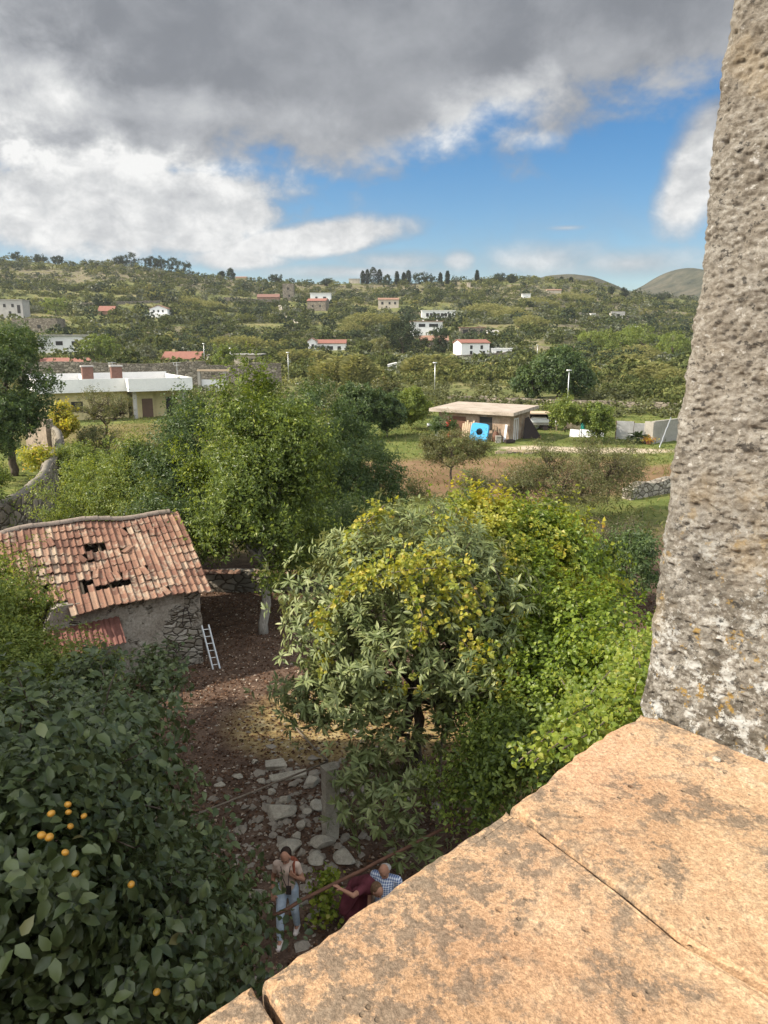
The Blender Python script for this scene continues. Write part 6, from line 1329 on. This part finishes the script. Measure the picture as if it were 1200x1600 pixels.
def cloth(name, c1, c2, sc=8, pattern=None):
    m, g, out = newmat(name); o = g.obj(); n = g.noise(o, sc, 5, .6)
    if pattern == 'check':
        w1 = g.n('ShaderNodeTexWave'); g.put(w1.inputs[0], o); w1.inputs['Scale'].default_value = 9; w1.bands_direction = 'X'
        w2 = g.n('ShaderNodeTexWave'); g.put(w2.inputs[0], o); w2.inputs['Scale'].default_value = 9; w2.bands_direction = 'Z'
        k = g.add(g.mul(w1.outputs['Fac'], .5), g.mul(w2.outputs['Fac'], .5)); c = g.ramp(k, [(.25, c1), (.5, tuple((a + b) / 2 for a, b in zip(c1, c2))), (.75, c2)])
    else: c = g.ramp(n, [(.3, c1), (.7, c2)])
    surf(g, out, c, .9, n, .6, .01, spec=.1); return m
SK = cloth('skin', (.33, .17, .11), (.42, .23, .155), 14); HB = cloth('dark_hair', (.018, .012, .010), (.05, .032, .024), 30); HG = cloth('grey_hair', (.25, .23, .21), (.42, .40, .38), 30); HBr = cloth('brown_hair', (.10, .06, .035), (.20, .12, .07), 30)
def hand(p, d, up, side_sign, curl=.5):
    """palm, four unequal bent fingers and a thumb leaving the side of the palm"""
    d = unit(np.array(d, float)); n = unit(np.array(up, float) - d * np.dot(up, d)); s = np.cross(d, n) * side_sign; p = np.array(p, float); out = []
    for k in range(4): out.append(('c', p + s * (-.026 + .017 * k) * .8, p + d * .075 + s * (-.028 + .019 * k), .016, .0125))
    for k, L in enumerate((.060, .074, .070, .055)):
        b = p + d * .078 + s * (-.030 + .0205 * k); m = b + (d * (1 - curl * .4) - n * curl * .6) * L * .5; e = m + (d * (1 - curl) - n * curl) * L * .5
        out += [('c', b, m, .0095, .0085), ('c', m, e, .0085, .007)]
    b = p + d * .02 - s * .03; m = b + unit(d * .6 - s * .8) * .04; out += [('c', b, m, .012, .010), ('c', m, m + unit(d * .9 - s * .3 - n * .3) * .03, .010, .008)]
    return out
def head_parts(c, f, k=1.0):
    """head centred at c looking along f (unit, may point down)"""
    c = np.array(c, float); f = unit(np.array(f, float)); u = unit(np.array([0, 0, 1.0]) - f * f[2]); s = np.cross(f, u)
    P = [('e', c + u * .02, (.074, .088, .092)), ('e', c + f * .028 - u * .035, (.056, .058, .068)), ('e', c + f * .06 - u * .082, (.022, .02, .018)),
         ('c', c + f * .082 + u * .012, c + f * .106 - u * .022, .008, .013), ('c', c + f * .078 - s * .03 + u * .028, c + f * .078 + s * .03 + u * .028, .012, .012), ('c', c + f * .083 - s * .018 - u * .047, c + f * .083 + s * .018 - u * .047, .008, .008)]
    for q in (-1, 1): P += [('e', c + s * q * .077 - u * .008, (.012, .02, .03)), ('e', c + f * .06 + s * q * .034 - u * .02, (.02, .018, .02))]
    return P
def face_bits(c, f, parent):
    c = np.array(c, float); f = unit(np.array(f, float)); u = unit(np.array([0, 0, 1.0]) - f * f[2]); s = np.cross(f, u)
    for q in (-1, 1): flesh('eye', [('e', c + f * .079 + s * q * .031 + u * .006, (.012, .012, .008))], .003, M['dark'], parent, 1)
    flesh('mouth', [('c', c + f * .090 - s * .02 - u * .048, c + f * .090 + s * .02 - u * .048, .006, .006)], .003, cloth('lips', (.35, .12, .10), (.42, .16, .13)), parent, 1)
def ground_at(p): p = np.array(p, float); p[2] = G1(p[0], p[1]); return p
# -------- woman in the tan top: local frame, she walks towards us (local -Y), looking down
wf = ground_at(onz(452, 1462, 0)); WP = tag(empty('person', wf, R(-6)), 'woman in tan top and pale blue jeans walking, rust backpack strap, looking down', 'person')
hipL, hipR = (-.085, 0, .90), (.085, 0, .90); kL, kR = (-.095, -.16, .52), (.10, .02, .50); aL, aR = (-.10, -.20, .09), (.10, .16, .09)
nk = (0, -.03, 1.39); hd = (0.0, -.08, 1.55); look = (-.05, -.85, -.42)
shL, shR = (-.165, -.01, 1.35), (.165, -.01, 1.35); eL, wL = (-.235, .02, 1.08), (-.215, -.10, .86); eR, wR = (.26, -.02, 1.11), (.16, -.14, 1.24)
body = [('c', hipL, kL, .080, .055), ('c', hipR, kR, .080, .055), ('c', kL, aL, .052, .034), ('c', kR, aR, .052, .034), ('c', aL, (-.10, -.33, .05), .038, .03), ('c', aR, (.10, .02, .05), .038, .03),
        ('e', (0, .01, .93), (.155, .105, .12)), ('c', (0, 0, .95), (0, -.01, 1.12), .115, .105), ('c', (0, -.01, 1.12), (0, -.01, 1.28), .105, .12), ('e', (0, 0, 1.30), (.155, .095, .10)), ('c', shL, shR, .05, .05),
        ('c', (0, 0, 1.38), (0, -.05, 1.50), .048, .046), ('c', shL, eL, .046, .036), ('c', eL, wL, .036, .024), ('c', shR, eR, .046, .036), ('c', eR, wR, .036, .024)]
body += head_parts(hd, look) + hand(wL, (.05, -.25, -.9), (0, -1, 0), 1, .45) + hand(wR, (-.45, -.1, .5), (0, -1, 0), -1, .8)
flesh('body', body, .0065, SK, WP)
TT = cloth('tan_cotton', (.46, .34, .27), (.60, .47, .39), 9); JN = cloth('pale_denim', (.27, .34, .42), (.46, .53, .60), 10)
flesh('top', [('c', (0, 0, .97), (0, -.01, 1.14), .135, .122), ('c', (0, -.01, 1.12), (0, -.012, 1.29), .122, .134), ('e', (0, -.02, 1.29), (.172, .115, .105)), ('c', (-.16, -.01, 1.35), (.16, -.01, 1.35), .062, .062), ('c', shL, (-.19, 0, 1.23), .062, .056), ('c', shR, (.20, -.01, 1.24), .062, .056), ('e', (-.06, -.085, 1.25), (.06, .05, .06)), ('e', (.06, -.085, 1.25), (.06, .05, .06))], .011, TT, WP, 3)
flesh('jeans', [('e', (0, .01, .93), (.172, .122, .115)), ('c', hipL, kL, .098, .070), ('c', hipR, kR, .098, .070), ('c', kL, (-.10, -.195, .14), .070, .056), ('c', kR, (.10, .14, .14), .070, .056)], .011, JN, WP, 3)
SHM = cloth('pink_white_leather', (.55, .47, .43), (.66, .58, .54))
for a, t in ((aL, (-.10, -.335, .045)), (aR, (.10, .01, .045))): flesh('shoe', [('c', (a[0], a[1] + .02, .055), t, .050, .042), ('c', (a[0], a[1], .10), (a[0], a[1], .06), .045, .05)], .009, SHM, WP, 2)
flesh('hair', [('e', (0, -.035, 1.60), (.086, .098, .078)), ('e', (0, .02, 1.545), (.080, .070, .095)), ('c', (0, .05, 1.53), (.02, .09, 1.36), .04, .022)], .008, HB, WP, 2)
face_bits(hd, look, WP)
mb = MB(); mb.tube([(-.07, -.11, 1.39), (-.04, -.15, 1.22), (.03, -.16, 1.05)], .006, 6); mb.tube([(.08, -.10, 1.40), (.06, -.15, 1.22), (.05, -.16, 1.05)], .006, 6); mb.build('lanyard', M['iron'], WP)
MB().box((.055, -.155, 1.0), (.085, .03, .15), rz=.1).build('pouch', M['iron'], WP, bevel=.008)
RB = cloth('rust_canvas', (.20, .06, .035), (.30, .10, .06)); flesh('backpack', [('e', (.04, .15, 1.18), (.14, .09, .20)), ('c', (.12, .10, 1.38), (.125, -.06, 1.41), .020, .020), ('c', (.125, -.06, 1.41), (.15, -.12, 1.20), .022, .020), ('c', (.15, -.12, 1.20), (.15, .06, 1.05), .018, .018)], .009, RB, WP, 2)
# -------- stooping person in burgundy, seen from behind and above
bf = ground_at(onz(560, 1418, .55)); bf[2] = G1(bf[0], bf[1]); BP = tag(empty('person', bf, R(35)), 'person in burgundy clothes stooping with one bare arm stretched out beside the rusty rail', 'person')
BU = cloth('burgundy_cotton', (.085, .022, .03), (.15, .045, .055), 7)
sh1, sh2 = (-.16, -.34, 1.20), (.16, -.34, 1.20); he = (.02, -.52, 1.22); el1, wr1 = (-.36, -.42, 1.24), (-.52, -.30, 1.36); el2, wr2 = (.26, -.52, 1.0), (.16, -.66, .92)
body = [('c', (-.09, 0, .9), (-.10, -.05, .5), .085, .058), ('c', (.09, 0, .9), (.10, -.03, .5), .085, .058), ('c', (-.10, -.05, .5), (-.10, .02, .08), .054, .036), ('c', (.10, -.03, .5), (.10, .04, .08), .054, .036), ('c', (-.10, .02, .07), (-.10, -.13, .045), .038, .03), ('c', (.10, .04, .07), (.10, -.11, .045), .038, .03),
        ('e', (0, .02, .93), (.16, .13, .13)), ('c', (0, 0, .95), (0, -.32, 1.20), .12, .13), ('c', sh1, sh2, .055, .055), ('c', (0, -.36, 1.22), (0.01, -.46, 1.25), .05, .048), ('c', sh1, el1, .048, .037), ('c', el1, wr1, .037, .025), ('c', sh2, el2, .048, .037), ('c', el2, wr2, .037, .025)]
body += head_parts(he, (.1, -.7, -.7)) + hand(wr1, (-.5, .3, .55), (0, 0, 1), 1, .35) + hand(wr2, (0, -.5, -.6), (0, -1, 0), -1, .5)
flesh('body', body, .0065, SK, BP)
flesh('dress', [('e', (0, .02, .92), (.18, .155, .15)), ('c', (0, .0, .95), (0, -.31, 1.20), .145, .155), ('c', sh1, sh2, .072, .072), ('c', sh1, (-.24, -.37, 1.21), .070, .062), ('c', sh2, (.22, -.44, 1.08), .070, .062), ('c', (0, .02, .9), (0, .02, .42), .18, .23)], .012, BU, BP, 3)
flesh('hair', [('e', (.02, -.50, 1.26), (.09, .10, .085)), ('e', (.02, -.44, 1.20), (.085, .09, .10))], .008, HBr, BP, 2); face_bits(he, (.1, -.7, -.7), BP)
for a in (-.10, .10): flesh('shoe', [('c', (a, .04, .05), (a, -.14, .042), .05, .042)], .009, cloth('dark_leather', (.03, .02, .02), (.06, .04, .035)), BP, 2)
flesh('shawl', [('e', (-.30, -.12, .92), (.10, .07, .26), (0, .25, 0)), ('c', (-.20, -.28, 1.15), (-.33, -.10, .75), .07, .09)], .012, BU, BP, 3)
# -------- man in the checked shirt, bald, looking down
mf = ground_at((onz(603, 1350, 1.58)[0], onz(603, 1350, 1.58)[1], 0)); MP = tag(empty('person', mf, R(-20)), 'bald man in blue and white checked short-sleeved shirt, half hidden by the ledge', 'person')
s1, s2 = (-.19, 0, 1.36), (.19, 0, 1.36); e1, w1_ = (-.26, .0, 1.08), (-.24, -.12, .85); e2, w2_ = (.26, 0, 1.08), (.20, -.16, .90); hm_ = (0, -.09, 1.55); lk = (.1, -.8, -.5)
body = [('c', (-.09, 0, .9), (-.10, -.03, .5), .088, .060), ('c', (.09, 0, .9), (.10, -.02, .5), .088, .060), ('c', (-.10, -.03, .5), (-.10, .02, .08), .056, .038), ('c', (.10, -.02, .5), (.10, .03, .08), .056, .038), ('c', (-.10, .02, .07), (-.11, -.15, .045), .04, .032), ('c', (.10, .03, .07), (.11, -.14, .045), .04, .032),
        ('e', (0, 0, .95), (.165, .13, .13)), ('c', (0, -.01, .98), (0, -.01, 1.26), .135, .14), ('e', (0, 0, 1.31), (.17, .11, .10)), ('c', s1, s2, .058, .058), ('c', (0, -.01, 1.38), (0, -.06, 1.49), .058, .055), ('c', s1, e1, .052, .040), ('c', e1, w1_, .040, .028), ('c', s2, e2, .052, .040), ('c', e2, w2_, .040, .028)]
body += head_parts(hm_, lk) + hand(w1_, (.1, -.3, -.8), (0, -1, 0), 1, .4) + hand(w2_, (-.1, -.4, -.7), (0, -1, 0), -1, .4)
flesh('body', body, .0065, SK, MP); face_bits(hm_, lk, MP)
CHK = cloth('checked_cotton', (.10, .15, .30), (.62, .66, .72), 9, 'check')
flesh('shirt', [('c', (0, -.01, .90), (0, -.01, 1.26), .165, .158), ('e', (0, -.005, 1.31), (.19, .128, .11)), ('c', s1, s2, .074, .074), ('c', s1, (-.235, 0, 1.16), .074, .068), ('c', s2, (.235, 0, 1.16), .074, .068)], .011, CHK, MP, 3)
TRM = cloth('grey_trousers', (.09, .09, .095), (.15, .15, .155)); flesh('trousers', [('e', (0, 0, .93), (.178, .14, .12)), ('c', (-.09, 0, .9), (-.10, -.03, .5), .105, .078), ('c', (.09, 0, .9), (.10, -.02, .5), .105, .078), ('c', (-.10, -.03, .5), (-.10, .02, .10), .078, .06), ('c', (.10, -.02, .5), (.10, .03, .10), .078, .06)], .012, TRM, MP, 3)
flesh('hair', [('e', (0, .0, 1.545), (.088, .075, .05)), ('e', (0, .03, 1.52), (.07, .05, .06))], .008, HG, MP, 2)
for a in (-.105, .105): flesh('shoe', [('c', (a, .03, .05), (a, -.17, .045), .052, .044)], .009, cloth('brown_leather', (.08, .045, .03), (.12, .07, .045)), MP, 2)
# ================================================================== air
hz_m, g_, out_ = newmat('haze'); pv = g_.n('ShaderNodeVolumePrincipled'); pv.inputs['Color'].default_value = (.86, .90, .95, 1); pv.inputs['Density'].default_value = .00010; pv.inputs['Anisotropy'].default_value = .2
g_.nt.links.new(pv.outputs[0], out_.inputs['Volume'])
hzb = MB().box((0, 1000, 105), (5200, 3600, 220)).build('haze', hz_m); tag(hzb, 'thin pale haze in the air', 'haze', kind='stuff')
